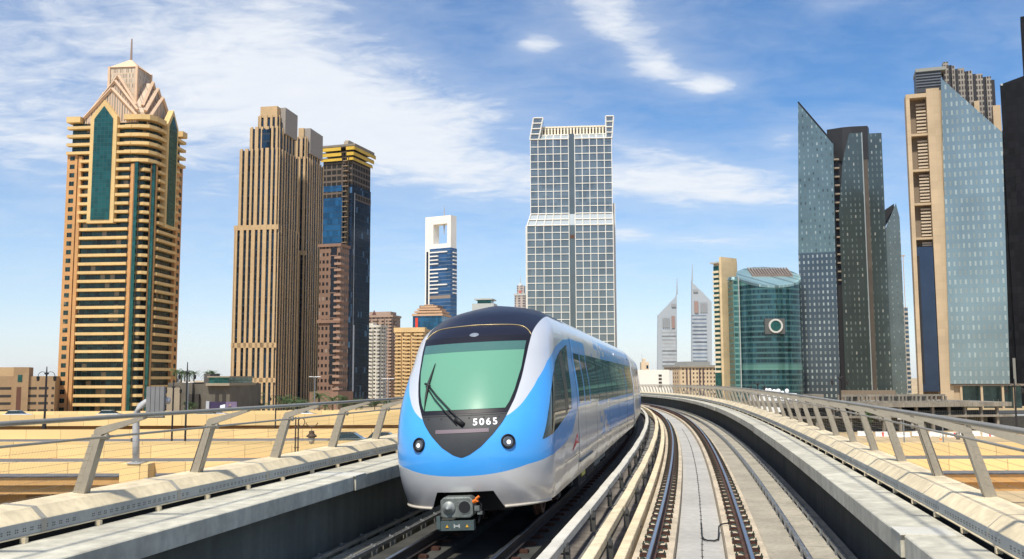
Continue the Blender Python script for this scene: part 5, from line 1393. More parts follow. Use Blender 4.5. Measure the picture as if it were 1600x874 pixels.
# ---- round green glass building with the ring emblem
S = Site('round_glass_building', 1200, 520, 560, 0, 'round green glass office with a sloping disc roof and a ring emblem', 'office block')
xa, xb = S.fx(1154, 520), S.fx(1252, 520); xc = (xa + xb) / 2; rx = (xb - xa) / 2; ry = 15
zf, zb_ = S.fz(1205, 448, -ry), S.fz(1205, 419, ry)
zt_ = lambda x, y: zf + (zb_ - zf) * (y + ry) / (2 * ry)
def ell(r, n=56): return [(xc + rx * r * math.cos(2 * math.pi * k / n), ry * r * math.sin(2 * math.pi * k / n)) for k in range(n)]
def round_glass():
    m = bpy.data.materials.new('round_curtain'); m.use_nodes = True; t = m.node_tree; p = t.nodes['Principled BSDF']
    co = N(t, 'ShaderNodeTexCoord'); s = N(t, 'ShaderNodeSeparateXYZ'); t.links.new(co.outputs['Object'], s.inputs[0])
    ang = mth(t, 'MULTIPLY', mth(t, 'ARCTAN2', mth(t, 'DIVIDE', s.outputs[1], ry), mth(t, 'DIVIDE', mth(t, 'SUBTRACT', s.outputs[0], xc), rx)), 16.0)
    zz = mth(t, 'DIVIDE', s.outputs[2], 3.05)
    fz_ = mth(t, 'FRACT', zz); fa = mth(t, 'FRACT', mth(t, 'MULTIPLY', ang, 1.5))
    band = mth(t, 'LESS_THAN', fz_, .34); mul = mth(t, 'LESS_THAN', fa, .06)
    cb = N(t, 'ShaderNodeCombineXYZ'); t.links.new(mth(t, 'FLOOR', mth(t, 'MULTIPLY', ang, 1.5)), cb.inputs[0]); t.links.new(mth(t, 'FLOOR', zz), cb.inputs[1])
    wn = N(t, 'ShaderNodeTexWhiteNoise'); wn.noise_dimensions = '2D'; t.links.new(cb.outputs[0], wn.inputs['Vector'])
    ns = N(t, 'ShaderNodeTexNoise'); ns.inputs['Scale'].default_value = .12; t.links.new(co.outputs['Object'], ns.inputs['Vector'])
    v = mth(t, 'MULTIPLY', smap(t, wn.outputs['Value'], 0, 1, .5, 1.4), smap(t, ns.outputs[0], .3, .7, .6, 1.5))
    c = N(t, 'ShaderNodeCombineColor')
    for i, q in enumerate((.014, .055, .070)): t.links.new(mth(t, 'MULTIPLY', v, q), c.inputs[i])
    c2 = mixc(t, band, c.outputs[0], (.065, .15, .15)); c3 = mixc(t, mul, c2, (.08, .15, .15))
    # two storeys of paler plant floors
    fl = mth(t, 'FLOOR', zz)
    pale = mth(t, 'MAXIMUM', mth(t, 'COMPARE', fl, 28.0, .5), mth(t, 'COMPARE', fl, 6.0, .5))
    pale = mth(t, 'MAXIMUM', pale, mth(t, 'COMPARE', fl, 22.0, .5))
    t.links.new(mixc(t, mth(t, 'MULTIPLY', pale, .6), c3, (.16, .36, .30)), p.inputs['Base Color'])
    p.inputs['Metallic'].default_value = .35; p.inputs['Roughness'].default_value = .14
    return m
S.mb(MB().prism(ell(1.0), 0, 1, zt_), 'curtain_wall', round_glass())
S.mb(MB().prism(ell(1.015), 0, 1, lambda x, y: zt_(x, y) + .7), 'roof_disc', mat('disc_teal', (.20, .33, .34), .4, metal=.3, var=.1, vscale=.3)) if False else None
rd = MB(); e1 = ell(1.012); rd.add([(x, y, zt_(x, y) - .6) for x, y in e1] + [(x, y, zt_(x, y) + .7) for x, y in e1], [tuple(range(56))[::-1], tuple(range(56, 112))] + [(i, (i + 1) % 56, 56 + (i + 1) % 56, 56 + i) for i in range(56)])
S.mb(rd, 'roof_disc', cell_mat('disc_teal', (.38, .50, .50), (.20, .33, .35), 3, 100, .9, .99, metal=.4, rough=.3))
gr = MB()
for j in range(15):
    x = xc - rx * .52 + rx * 1.25 * j / 14
    gr.hexa([(x, -ry * .1, zt_(x, -ry * .1) + .6), (x + .7, -ry * .1, zt_(x, -ry * .1) + .6), (x + .7, ry * .7, zt_(x, ry * .7) + .6), (x, ry * .7, zt_(x, ry * .7) + .6)],
            [(x, -ry * .1, zt_(x, -ry * .1) + 2), (x + .7, -ry * .1, zt_(x, -ry * .1) + 2), (x + .7, ry * .7, zt_(x, ry * .7) + 2), (x, ry * .7, zt_(x, ry * .7) + 2)])
gr.box(xc - rx * .52, xc + rx * .75, -ry * .05, ry * .0, zt_(0, 0) - 1, zt_(0, 0) + 1.4)
S.mb(gr, 'roof_grille', mat('grille_brown', (.25, .20, .17), .7, var=.2, vscale=.5))
S.box('flat_wing', cell_mat('wing_glass', (.10, .22, .20), (.04, .13, .13), 2.4, 3.05, .9, .66, metal=.4, rough=.15), S.fx(1145, 520), xa + 3, -3.5, 10, 0, S.fz(1150, 438)); S.mb(MB().lathe([(3.6, 0), (3.0, 1.8), (0.01, 2.6)], (S.fx(1149, 520), 2, S.fz(1150, 438)), 12), 'wing_cap', MATS['disc_teal']); S.box('wing_edge', pg, S.fx(1153, 520), S.fx(1154, 520), -4.5, -3, 0, S.fz(1150, 434))
ya = -ry - .6; a, b = S.fx(1195, 508, ya), S.fx(1226, 508, ya)
S.box('emblem_panel', mat('emblem_grey', (.12, .125, .12), .4, metal=.3, var=.1), a, b, ya - .4, ya + 4.5, S.fz(1210, 522, ya), S.fz(1210, 498, ya))
rc_ = MB(); cx_, cz_ = S.fx(1212, 510, ya - .6), S.fz(1212, 509.5, ya - .6); n = 32; rr0 = S.fx(1223, 510, ya) - S.fx(1212, 510, ya)
vs = []
for k in range(n):
    w_ = 2 * math.pi * k / n
    for (r_, y_) in ((rr0, ya - 1.2), (rr0, ya - .3), (rr0 * .76, ya - .3), (rr0 * .76, ya - 1.2)): vs.append((cx_ + r_ * math.cos(w_), y_, cz_ + r_ * math.sin(w_)))
rc_.add(vs, [(k * 4 + j, k * 4 + (j + 1) % 4, ((k + 1) % n) * 4 + (j + 1) % 4, ((k + 1) % n) * 4 + j) for k in range(n) for j in range(4)])
S.mb(rc_, 'emblem_ring', mat('ring_white', (.62, .62, .58), .4, metal=.2, var=0)); S.mb(MB().lathe([(rr0 * .76, 0), (rr0 * .74, .3), (.01, .31)], (cx_, ya - .5, cz_), 24, 'y'), 'emblem_disc', ggl)
# ---- right-hand dark glass towers
tealA = cell_mat('facade_teal_small', (.135, .195, .20), (.165, .22, .22), 2.7, 3.75, .30, .48, metal=.35, rough=.2, wrough=.16, wmetal=.5, pvar=.7, wobble=.01, curtain=(.36, .40, .38), curt=.07)
tealB = cell_mat('facade_teal_dark', (.08, .105, .10), (.14, .17, .155), 2.7, 3.75, .28, .48, metal=.3, rough=.2, wrough=.16, wmetal=.55, pvar=.6, wobble=.01, curtain=(.36, .36, .32), curt=.1)
nvy = cell_mat('facade_navy', (.075, .10, .12), (.32, .36, .35), 2.7, 3.75, .34, .48, metal=.3, rough=.2, wrough=.14, wmetal=.55, pvar=.4, wobble=.01)
blk = mat('black_cladding', (.010, .009, .010), .5, metal=.0, var=.2, vscale=.2)
S = Site('blade_tower', 1306.5, 430, 590, 19, 'tall teal glass tower with a knife-like slanted top, left of the dark cluster', 'tower')
TL, TR = S.fr(1247, 160), S.fr(1302, 224)
x0 = S.fx(1256, 610); zmid = S.fz(1280, 395)
xm = TL[0] + (x0 - TL[0]) * .0
S.mb(MB().slab_xz([(x0, 0), (x0, zmid), (TL[0] - .0, TL[1]), (TR[0], TR[1]), (0, zmid), (0, 0)], 0, 14) if False else MB().slab_xz([(x0 - .5, zmid), (TL[0], TL[1]), (TR[0], TR[1]), (.0, zmid)], 0, 14), 'upper_blade', tealA)
S.box('lower_body', nvy, x0 - .5, 0, -.6, 14, 0, zmid)
S.mb(MB().tube([(TL[0], 0, TL[1] + .2), (TR[0], 0, TR[1] + .2)], .5, 4), 'roof_edge', blk)
S = Site('dark_tower', 1356, 430, 600, 12, 'dark glass tower with a black top and a stack of black balconies on its left', 'tower')
xa = S.fx(1316, 430); xs = S.fx(1300, 430); yd = 30
xr = S.fx(1386, 430) if False else None
zt = S.fz(1335, 208)
S.mb(MB().slab_xz([(xa - .5, 0), (xa - .5, S.fz(1317, 330)), (xa + 3, S.fz(1322, 250)), (S.fx(1327, 215), zt), (0, zt), (0, 0)], 0, 8), 'left_face', tealB)
S.box('core', blk, xs, -1, 4, 34, 0, S.fz(1330, 240)); S.mb(MB().prism([(S.fx(1294, 215), 6), (S.fx(1316, 200), 2), (S.fx(1330, 200), 1), (S.fx(1356, 200), 1.5), (S.fx(1361, 205), 8), (S.fx(1340, 205), 26)], S.fz(1320, 250), S.fz(1335, 197)), 'black_top', blk)
for k in range(15):
    z = S.fz(1308, 250 + k * 13.5); S.box('side_balcony', mat('balcony_tan', (.30, .25, .19), .8, var=.1), S.fx(1305, 300), S.fx(1313, 300), .5, 4.2, z, z + 1.0)
S.box('black_slot', blk, S.fx(1308, 430), xa, 1.8, 5, 0, S.fz(1310, 445))
yd_ = S.sd(1387, 430)[0]
S.box('groove', mat('groove_bronze', (.10, .08, .06), .5, metal=.3, var=.2, vscale=.1), .02, 3.0, 1.5, 12, 0, zt - 8)
xw0, xw1 = S.fx(1361, 430, 2.0), S.fx(1387, 430, 2.0)
S.box('right_face', tealB, xw0, xw1, 2.0, 20, 0, S.fz(1372, 208, 2.0)); S.box('edge_trim', mat('trim_pale', (.32, .36, .36), .4, metal=.3, var=0), -.5, .1, -.25, .4, 0, zt)
S.box('plinth', mat('plinth_brown', (.20, .16, .12), .8, var=.2), xs - 4, xw1 + 1, -1.5, 20, 0, S.fz(1340, 610))
S = Site('slanted_tower', 1412, 480, 640, 22, 'grey glass tower rising to a sharp right corner behind the dark tower', 'tower')
S.mb(MB().slab_xz([(S.fx(1384, 480), 0), (S.fx(1384, 480), S.fz(1384, 368)), (S.fx(1407, 480), S.fz(1408, 317)), (0, S.fz(1408, 340)), (0, 0)], 0, 20), 'glass_body', cell_mat('facade_grey_small', (.16, .20, .20), (.22, .26, .25), 3.1, 3.75, .22, .35, metal=.3, rough=.3, wrough=.2, wmetal=.45, pvar=.5))
S.mb(MB().slab_xz([(S.fx(1386, 480), S.fz(1386, 352)), (S.fx(1386, 480), S.fz(1387, 330)), (S.fx(1404, 480), S.fz(1406, 318)), (S.fx(1402, 480), S.fz(1404, 327))], -.4, 18), 'dark_crown', blk)
S = Site('background_block', 1421, 540, 760, 0, 'slim striped block seen in the gap left of the tan framed tower', 'building')
S.box('body', cell_mat('gap_bands', (.40, .36, .30), (.06, .10, .14), 5, 3.6, .55, .6, metal=.3, rough=.3), S.fx(1412, 540), 0, 0, 20, 0, S.fz(1417, 480))
S.box('crane_arm', mat('crane_orange', (.55, .30, .10), .6, var=0), S.fx(1411, 540), S.fx(1420, 540), -1, -.6, S.fz(1417, 401), S.fz(1417, 399.6)); S.box('crane_mast', MATS['crane_orange'], S.fx(1416.4, 540), S.fx(1417, 540), -1, -.6, S.fz(1417, 480), S.fz(1417, 399))

# ---- tan framed tower and its teal blade
tan = mat('tan_stone', (.46, .35, .22), .8, var=.06, vscale=.1)
tanw = cell_mat('tan_panels', (.36, .27, .17), (.47, .36, .23), 3.2, 3.6, .98, .98, metal=0, rough=.8, wobble=0, pvar=.05)
S = Site('framed_tower', 1454.5, 300, 440, 18, 'tan stone framed tower with louvred bays and a slanted pale teal glass face', 'tower')
zt = S.fz(1470, 137); xf = S.fx(1475, 300)
yl = S.sd(1421, 450)[0]
S.box('front_pier', tanw, 0, xf, 0, 8, 0, zt); S.box('blade_return', tanw, xf - .1, xf + 3, .6, 8, 0, zt - 1)
dpx = lambda p: S.fx(p, 450)
S.root['label'] = 'tan stone framed tower with louvred bays and a slanted pale teal glass face'
xl = S.fx(1420.5, 270)
S.box('left_pier', tanw, xl, S.fx(1426.5, 270), .2, 9, 0, zt - 2.0); S.box('top_beam', tan, xl + .01, 0, .15, 9, S.fz(1440, 152), zt - 1.9)
S.box('recess_back', mat('recess_brown', (.22, .17, .12), .9, var=.1), S.fx(1426.5, 270), 0, 6, 9, 0, zt - 3)
louv = mat('louvre_tan', (.52, .43, .32), .7, var=.08)
for j, (pa, pb) in enumerate(((158, 206), (216, 262), (270, 315), (323, 369), (377, 384))):
    S.box('bay_beam', tan, S.fx(1426.5, 270), 0, 1.5, 6.5, S.fz(1440, pb + 5), S.fz(1440, pb + 1.5)) if j < 4 else None
    n = max(2, int((pb - pa) / 5))
    for k in range(n):
        pz = pa + (pb - pa) * (k + .5) / n
        S.box('louvre', louv, S.fx(1437, 270), -.2, 3.5, 5.4, S.fz(1440, pz + 1.3), S.fz(1440, pz - 1.2))
S.box('navy_glass', mat('navy_glass', (.03, .05, .09), .15, metal=.5, var=.15, vscale=.1), S.fx(1426.5, 385), -.3, .4, 3, S.fz(1440, 612), S.fz(1440, 386))
S.box('navy_groove', blk, S.fx(1437, 500), S.fx(1441, 500), .2, .6, S.fz(1440, 600), S.fz(1440, 400))
S.box('louvre_house', mat('louvre_dark', (.035, .04, .05), .5, var=0), S.fx(1432, 120), S.fx(1471, 120), 2, 14, zt - 1, S.fz(1450, 108))
for k in range(6): S.box('house_slat', mat('slat_grey', (.10, .12, .15), .5, var=0), S.fx(1432, 120) - .2, S.fx(1471, 120) + .2, 1.6, 2, S.fz(1450, 111 + k * 4.5), S.fz(1450, 109.5 + k * 4.5))
S.box('house_cap', mat('cap_grey', (.24, .25, .23), .6, var=.05), S.fx(1432, 104) - .4, S.fx(1478, 104), 1.2, 14, S.fz(1450, 110), S.fz(1450, 105))
blade = cell_mat('blade_teal', (.215, .29, .31), (.285, .345, .34), 2.2, 4.15, .36, .52, metal=.15, rough=.3, wrough=.16, wmetal=.5, pvar=.25, wobble=.01)
S2 = S
bx = lambda px, py: S.fx(px, py, -2.0); bz = lambda px, py: S.fz(px, py, -2.0)
S.mb(MB().slab_xz([(bx(1485, 600), bz(1485, 600)), (bx(1470, 122), bz(1470, 122)), (bx(1566, 207), bz(1566, 207)), (bx(1578, 600), bz(1578, 600))], -2.0, -.3), 'glass_blade', blade)
S.box('body', tan, xf - .2, bx(1572, 500), 0, 22, S.fz(1500, 600), S.fz(1560, 215))
for k, (pa, pb, ptop) in enumerate(((1476, 1484, 97), (1487, 1494, 103), (1498, 1509, 107), (1512, 1521, 111), (1525, 1537, 116), (1540, 1550, 120))):
    a_, b_ = S.fx(pa, 150, 6 + k), S.fx(pb, 150, 6 + k)
    S.box('rib', cell_mat('rib_grille', (.26, .235, .20), (.045, .035, .03), 1.2, 2.6, .6, .65, metal=0, rough=.6, wobble=0), a_, b_, 6 + k, 12 + k, S.fz(1520, 260), S.fz(pa, ptop, 6 + k))
    S.box('rib_shadow_gap', blk, b_ - .1, b_ + 1.6, 7 + k, 12 + k, S.fz(1520, 260), S.fz(pa, ptop, 6 + k) - 1.5)
for pa, pb, ptop in ((1523, 1531, 158), (1552, 1564, 165)): S.box('round_shaft', tan, S.fx(pa, 180, 4), S.fx(pb, 180, 4), 4, 8, S.fz(1540, 240), S.fz(pa, ptop, 4))
# open base storey under the blade
S.box('base_glass', mat('base_teal', (.05, .10, .10), .2, metal=.4, var=.4, vscale=.3), S.fx(1492, 615), S.fx(1600, 615), 6, 8, 0, S.fz(1530, 600))
for pa in (1500, 1532, 1565, 1583): S.box('base_column', tan, S.fx(pa, 615), S.fx(pa + 3.5, 615), -1, .6, 0, S.fz(1530, 600))
S.box('base_beam', mat('beam_brown', (.20, .16, .12), .8, var=.1), S.fx(1488, 603), S.fx(1600, 603), -1.5, 6, S.fz(1530, 603), S.fz(1530, 600) + .01)
# ---- black tower at the right edge
S = Site('black_tower', 1567, 420, 470, 28, 'nearly black glass tower cut off by the right edge of the picture', 'tower')
bkg = cell_mat('black_curtain', (.005, .005, .006), (.008, .008, .010), 2.4, 3.6, .9, .9, metal=.0, rough=.5, wrough=.6, pvar=.5, wobble=0, wvar=.2)
S.box('wing', bkg, 0, 8, 0, 30, S.fz(1570, 600), S.fz(1570, 205)); S.box('wing_cap', mat('cap_pale', (.40, .44, .44), .5, var=0), -.6, 5, -.6, 20, S.fz(1570, 207), S.fz(1570, 204))
xt = S.fx(1573, 300)
S.mb(MB().add([(xt, -3, 0), (xt + 60, -3, 0), (xt + 60, 30, 0), (xt, 30, 0), (xt - .3, -3, S.fz(1573, 131, -3)), (xt + 60, -3, S.fz(1573, 131, -3) + 16), (xt + 60, 30, S.fz(1573, 131, -3) + 16), (xt - .3, 30, S.fz(1573, 131, -3))], [(0, 3, 2, 1), (4, 5, 6, 7), (0, 1, 5, 4), (1, 2, 6, 5), (2, 3, 7, 6), (3, 0, 4, 7)]), 'main_body', bkg)
S.box('roof_rail', MATS['cap_pale'], xt, xt + 1, -3.2, 28, S.fz(1573, 133, -3), S.fz(1573, 130, -3))
S.box('upper_shaft', bkg, S.fx(1597.5, 80), S.fx(1597.5, 80) + 14, 5, 20, 0, S.fz(1597, 26, 5))
for k in range(3): S.box('base_column', mat('column_grey', (.22, .22, .2), .8, var=.1), 2 + k * 8, 3.2 + k * 8, -4, -3.1, 0, S.fz(1580, 560))

bkg.node_tree.nodes['Principled BSDF'].inputs['Specular IOR Level'].default_value = .12
# ---- unfinished concrete car park on the right
S = Site('concrete_podium', 1250, 650, 245, -9, 'unfinished open concrete car park with dark storeys below the glass towers', 'building')
cg = mat('podium_concrete', (.27, .24, .19), .9, var=.25, vscale=.3, streak=.25, bump=.2, bscale=8)
cgd = mat('podium_dark', (.05, .048, .042), .9, var=.3)
mesh_ = cell_mat('podium_mesh', (.17, .16, .13), (.035, .035, .03), .62, .55, .7, .6, metal=0, rough=.8, wobble=0)
xe = S.fx(1580, 650); gz = lambda p: S.fz(1400, p)
zs_ = [0, gz(653), gz(636.5)]
S.box('rear_wall', cgd, 2, xe - 3, 14, 15, 0, zs_[2]); 
S.box('floor_slab', cg, -3, xe + 1.0, 0, 30, zs_[1], zs_[1] + .55); S.box('floor_slab', cg, -3, xe, -.5, 30, zs_[2], zs_[2] + 1.15)
S.box('ground_mesh', mesh_, 3, xe - 4, 4, 4.2, 0, zs_[1]); S.box('upper_mesh', mesh_, 3, xe - 2, 3, 3.2, zs_[1] + .55, zs_[1] + 1.7)
k = 0; x = 0.
while x < xe:
    for (a_, b_) in ((0, zs_[1]), (zs_[1] + .55, zs_[2])): S.box('column', cg, x, x + .6, .6, 1.3, a_, b_)
    x += 4.6
xs0, xs1 = S.fx(1320, 625), S.fx(1516, 625); zq0, zq1 = gz(633), gz(617)
S.box('upper_parapet', cg, xs0, xs1, .2, .5, zs_[2] + 1.15, zs_[2] + 1.6); S.box('upper_beam', cg, xs0, S.fx(1490, 625), 3.5, 4.4, zq1 - .5, zq1)
x = xs0; i = 0
rn = random.Random(3)
while x < S.fx(1490, 625): S.box('upper_column', cg, x, x + .32 + rn.random() * .2, 3.4, 4.0, zs_[2] + 1.15, zq1 - .5); x += rn.choice((1.0, 1.3, 1.8))
S.box('low_block', cg, S.fx(1277, 625), S.fx(1296, 625), 3, 8, zs_[2], gz(616)); S.box('dark_back', cgd, xs0 + 14, S.fx(1470, 625), 7, 8, zs_[2] + 1.1, zq1 - .3); S.box('stair_block', cg, S.fx(1342, 625), S.fx(1356, 625), 4.5, 8, zs_[2], gz(619))
x = 1.0
while x < xe - 2: S.box('rebar_stub', cg, x, x + .05, .3, .35, zs_[2] + 1.15, zs_[2] + 1.5 + rn.random() * .5); x += 1.4
S.box('end_canopy', mat('canopy_steel', (.40, .43, .44), .5, metal=.3, var=0), xe, xe + 9, 1, 3, zs_[1] + .1, zs_[1] + .5); S.box('side_mass', cgd, xe + .5, xe + 30, 8, 30, 0, gz(650))

# ---- white hall with dishes in front of the round building
S = Site('dish_roof_building', 1245, 618, 300, 0, 'white flat-roofed shed carrying a row of round white dishes', 'building')
wd = mat('dish_white', (.82, .82, .80), .6, var=.03)
S.box('wall', wd, S.fx(1186, 618), 0, 0, 12, 0, S.fz(1220, 615))
for i, (a_, zz, r_) in enumerate(((1192, 612, .5), (1198.5, 610, .65), (1204, 610.5, .7), (1211, 612, .7), (1217.5, 611.5, .75), (1224, 614, .5), (1231, 611, .65))):
    t = empty('roof_dish', (S.C + Vector((S.fx(a_, 612), 1.0, S.fz(1220, 615)))))
    z_ = S.fz(a_, zz) - S.fz(1220, 615)
    tag(t, ['small white dish at the left end of the shed roof', 'second dish from the left on the shed roof', 'third dish from the left on the shed roof', 'middle dish on the shed roof', 'largest white dish, fifth from the left on the shed roof', 'tiny low dish between two bigger ones on the shed roof', 'rightmost dish standing alone on the shed roof'][i], 'satellite dish', 'white dishes on the shed roof')
    q = MB(); q.lathe([(r_ * .96, 0), (r_ * .99, .05), (r_, .12), (r_ * .8, .3), (r_ * .45, .42), (.02, .46)], (0, 0, max(z_, .3)), 16, 'y')
    q.build('dish', wd, t, smooth=True); MB().tube([(0, .1, -.1), (0, .1, max(z_, .3))], .07, 6).build('mast', wd, t)

# ---- elevated roads in front of the left-hand towers
sand = cell_mat('sand_concrete', (.50, .32, .14), (.86, .60, .26), 3.8, 60, .985, 1.0, metal=0, rough=.8, pvar=.07, wobble=0, wvar=.1)
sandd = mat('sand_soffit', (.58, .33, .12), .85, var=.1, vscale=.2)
asph = mat('asphalt', (.16, .155, .15), .9, var=.2, vscale=.3, bump=.2, bscale=20, fine=.15)
paint = mat('road_paint', (.75, .73, .68), .7, var=.1)
def flyover(name, X0, X1, Y0_, Y1_, Z, par, depth, label, bend=0.0, over=1.0, lip=.75):
    root = empty(name, ((X0 + X1) / 2, (Y0_ + Y1_) / 2, 0)); tag(root, label, 'flyover', 'sand coloured elevated roads')
    inv = -root.location
    def strip(nm, m, ya, yb, za, zb, x0=X0, x1=X1, n=24):
        mb = MB()
        for k in range(n):
            xa = x0 + (x1 - x0) * k / n; xb = x0 + (x1 - x0) * (k + 1) / n
            f_ = lambda x: bend * ((x - X0) / (X1 - X0)) ** 2
            if k == 0: vs = [];
            vs += [(xa, ya + f_(xa), za), (xa, yb + f_(xa), za), (xa, yb + f_(xa), zb), (xa, ya + f_(xa), zb)]
        xb = x1; vs += [(xb, ya + bend, za), (xb, yb + bend, za), (xb, yb + bend, zb), (xb, ya + bend, zb)]
        fs = [(4 * k + j, 4 * k + (j + 1) % 4, 4 * (k + 1) + (j + 1) % 4, 4 * (k + 1) + j) for k in range(n) for j in range(4)] + [(0, 1, 2, 3), (4 * n + 3, 4 * n + 2, 4 * n + 1, 4 * n)]
        mb.add(vs, fs); o = mb.build(nm, m, root); o.location = inv; return o
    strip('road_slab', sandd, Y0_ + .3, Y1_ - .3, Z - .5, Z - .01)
    strip('road_surface', asph, Y0_ + .5, Y1_ - .5, Z - .005, Z + .003)
    for yy in (Y0_ + (Y1_ - Y0_) * .33, Y0_ + (Y1_ - Y0_) * .66): strip('lane_line', paint, yy, yy + .15, Z + .004, Z + .010)
    strip('near_parapet', sand, Y0_, Y0_ + .3, Z - lip, Z + par); strip('far_parapet', sand, Y1_ - .3, Y1_, Z - .75, Z + par)
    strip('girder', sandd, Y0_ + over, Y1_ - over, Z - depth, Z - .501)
    x = X0 + 12
    while x < X1 - 6:
        f_ = bend * ((x - X0) / (X1 - X0)) ** 2
        c = MB().prism([(x - .9, (Y0_ + Y1_) / 2 - 2.6 + f_), (x + .9, (Y0_ + Y1_) / 2 - 2.6 + f_), (x + .9, (Y0_ + Y1_) / 2 + 2.6 + f_), (x - .9, (Y0_ + Y1_) / 2 + 2.6 + f_)], -.1, Z - depth + .02)
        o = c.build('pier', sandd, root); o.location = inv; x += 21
    return root
zc = CAMZ
flyover('flyover', -110, 90, 63, 79, zc - 6.3, 1.0, 1.1, 'nearest sand coloured flyover, crossing just beyond the viaduct', 0, .6, -.28)
flyover('flyover', -190, 16, 86, 107, zc - 6.45, 1.0, 1.6, 'middle sand coloured flyover, behind the nearest one', 0, 1.0)
flyover('flyover', -260, 10, 150, 166, zc - 6.35, 1.0, 2.1, 'farthest sand coloured flyover carrying cars before the towers', 0, 1.6)
flyover('flyover', -70, 20, 118, 128, zc - 8.2, .9, 1.2, 'low sand coloured ramp between the middle and farthest flyovers', 6, 1.0)
# ground-level highway beyond and below
r_ = MB(); r_.add([(-500, 180, .004), (70, 180, .004), (70, 215, .004), (-500, 215, .004)], [(0, 1, 2, 3)]); r_.add([(-500, 225, .004), (70, 225, .004), (70, 262, .004), (-500, 262, .004)], [(0, 1, 2, 3)])
tag(r_.build('highway', asph, fix=False), kind='structure')
r_ = MB(); r_.add([(-200, 30, .004), (-8, 30, .004), (-8, 150, .004), (-200, 150, .004)], [(0, 1, 2, 3)])
tag(r_.build('road_under_flyovers', mat('asphalt_shade', (.06, .055, .05), .9, var=.3, vscale=.3), fix=False), kind='structure')  # asphalt darkened to carry the shadow under the flyovers
r_ = MB()
for y in (38, 48, 58, 70, 84): r_.add([(-200, y, .012), (-8, y, .012), (-8, y + .3, .012), (-200, y + .3, .012)], [(0, 1, 2, 3)])
tag(r_.build('road_markings', paint, fix=False), kind='structure')
w_ = MB(); w_.box(-330, 20, 171, 171.5, 0, zc - 6.2)
o = w_.build('retaining_wall', sand); tag(o, 'long sand coloured retaining wall at the foot of the left-hand towers', 'wall')
# right-hand site: low walls and barriers on the sand
w_ = MB(); w_.box(62, 170, 128, 128.5, 0, 2.0).box(62, 170, 129, 140, 1.0, 1.5)
tag(w_.build('site_wall', sand), 'low sand coloured wall across the building site on the right', 'wall')
w_ = MB(); w_.tube([(34, 108, 3.2), (150, 104, 3.0)], .35, 8)
tag(w_.build('guard_pipe', M_conc), 'long grey pipe rail crossing the sandy site at the right', 'pipe')
M_wbar = mat('barrier_white', (.80, .78, .74), .6, var=.05); M_red = mat('barrier_red', (.65, .05, .02), .5, var=0); M_or = mat('cone_orange', (.85, .25, .02), .5, var=0)
rn = random.Random(11)
def barrier(p, L_, red, lab):
    t = empty('site_barrier', p); tag(t, lab, 'barrier', 'site barriers on the sand at the right')
    h_ = 1.1
    MB().slab_yz([(-.3, 0), (-.12, .35), (-.1, h_), (.1, h_), (.12, .35), (.3, 0)], 0, L_).build('barrier_body', M_wbar, t)
    if red: MB().slab_yz([(-.305, 0.01), (-.135, .34), (-.115, h_ * .9), (.105, h_ * .9), (.125, .34), (.305, 0.01)], L_ * .42, L_ * .54).build('red_section', M_red, t)
labs = ['long white site barrier farthest left below the car park', 'white site barrier with red middle, second from the left', 'white barrier behind the third railing post from the right', 'white barrier with a red middle in the centre of the row', 'plain white barrier right of the red and white one', 'white barrier before the dark storeys of the car park', 'white barrier near the right end of the car park', 'rightmost white barrier beside the orange cone']
for i, px in enumerate((1340, 1368, 1398, 1425, 1452, 1480, 1508, 1535)):
    barrier(ground_at(px, 681 + (i % 3)), 3.6, i % 2, labs[i])
def cone(p, lab):
    t = empty('traffic_cone', p); tag(t, lab, 'traffic cone', 'orange cones on the site')
    MB().lathe([(.38, 0), (.38, .05), (.22, .06), (.05, 1.1), (.03, 1.12)], (0, 0, 0), 12).build('cone_body', M_or, t, smooth=False)
    MB().lathe([(.17, .42), (.13, .68), (.12, .68), (.16, .42)], (0, 0, 0), 12).build('white_band', M_wbar, t)
cone(ground_at(1505, 684), 'orange cone standing among the white barriers'); cone(ground_at(1593, 684), 'orange cone at the right edge beside the lamp post'); cone(ground_at(1470, 688), 'orange cone in front of the barriers, left of the others')
t = empty('site_sign', ground_at(1506, 672)); tag(t, 'small red site sign above the barriers', 'sign'); MB().box(-.5, .5, -.05, .05, 1.6, 2.8).build('sign_face', M_red, t); MB().box(-.06, .06, .05, .12, 0, 2.8).build('post', M_steel, t)

# ---- trees
def leaf_cloud(n, rx_, rz_, zc_, size, seed, lump=.5):
    rn = random.Random(seed); mb = MB(); cl_ = [(rn.uniform(-rx_, rx_) * .7, rn.uniform(-rx_, rx_) * .7, zc_ + rn.uniform(-rz_, rz_) * .7, rn.uniform(.35, .6)) for _ in range(9)]
    for _ in range(n):
        cx_, cy_, cz_, r_ = rn.choice(cl_)
        v = Vector((rn.gauss(0, 1), rn.gauss(0, 1), rn.gauss(0, .8))).normalized() * (rn.random() ** .4)
        p = Vector((cx_ + v.x * rx_ * r_, cy_ + v.y * rx_ * r_, cz_ + v.z * rz_ * r_))
        a = Vector((rn.gauss(0, 1), rn.gauss(0, 1), rn.gauss(0, 1))).normalized() * size * rn.uniform(.6, 1.3); b = a.cross(Vector((rn.gauss(0, 1), rn.gauss(0, 1), rn.gauss(0, 1)))).normalized() * size * .55
        mb.add([p - a, p + b, p + a, p - b], [(0, 1, 2, 3)])
    return mb
M_leaf = mat('foliage', (.06, .10, .03), .7, var=.4, vscale=.8); M_frond = mat('palm_frond', (.07, .12, .035), .6, var=.35, vscale=.8); M_bark = mat('bark', (.14, .10, .065), .9, var=.3, vscale=2, bump=.4)
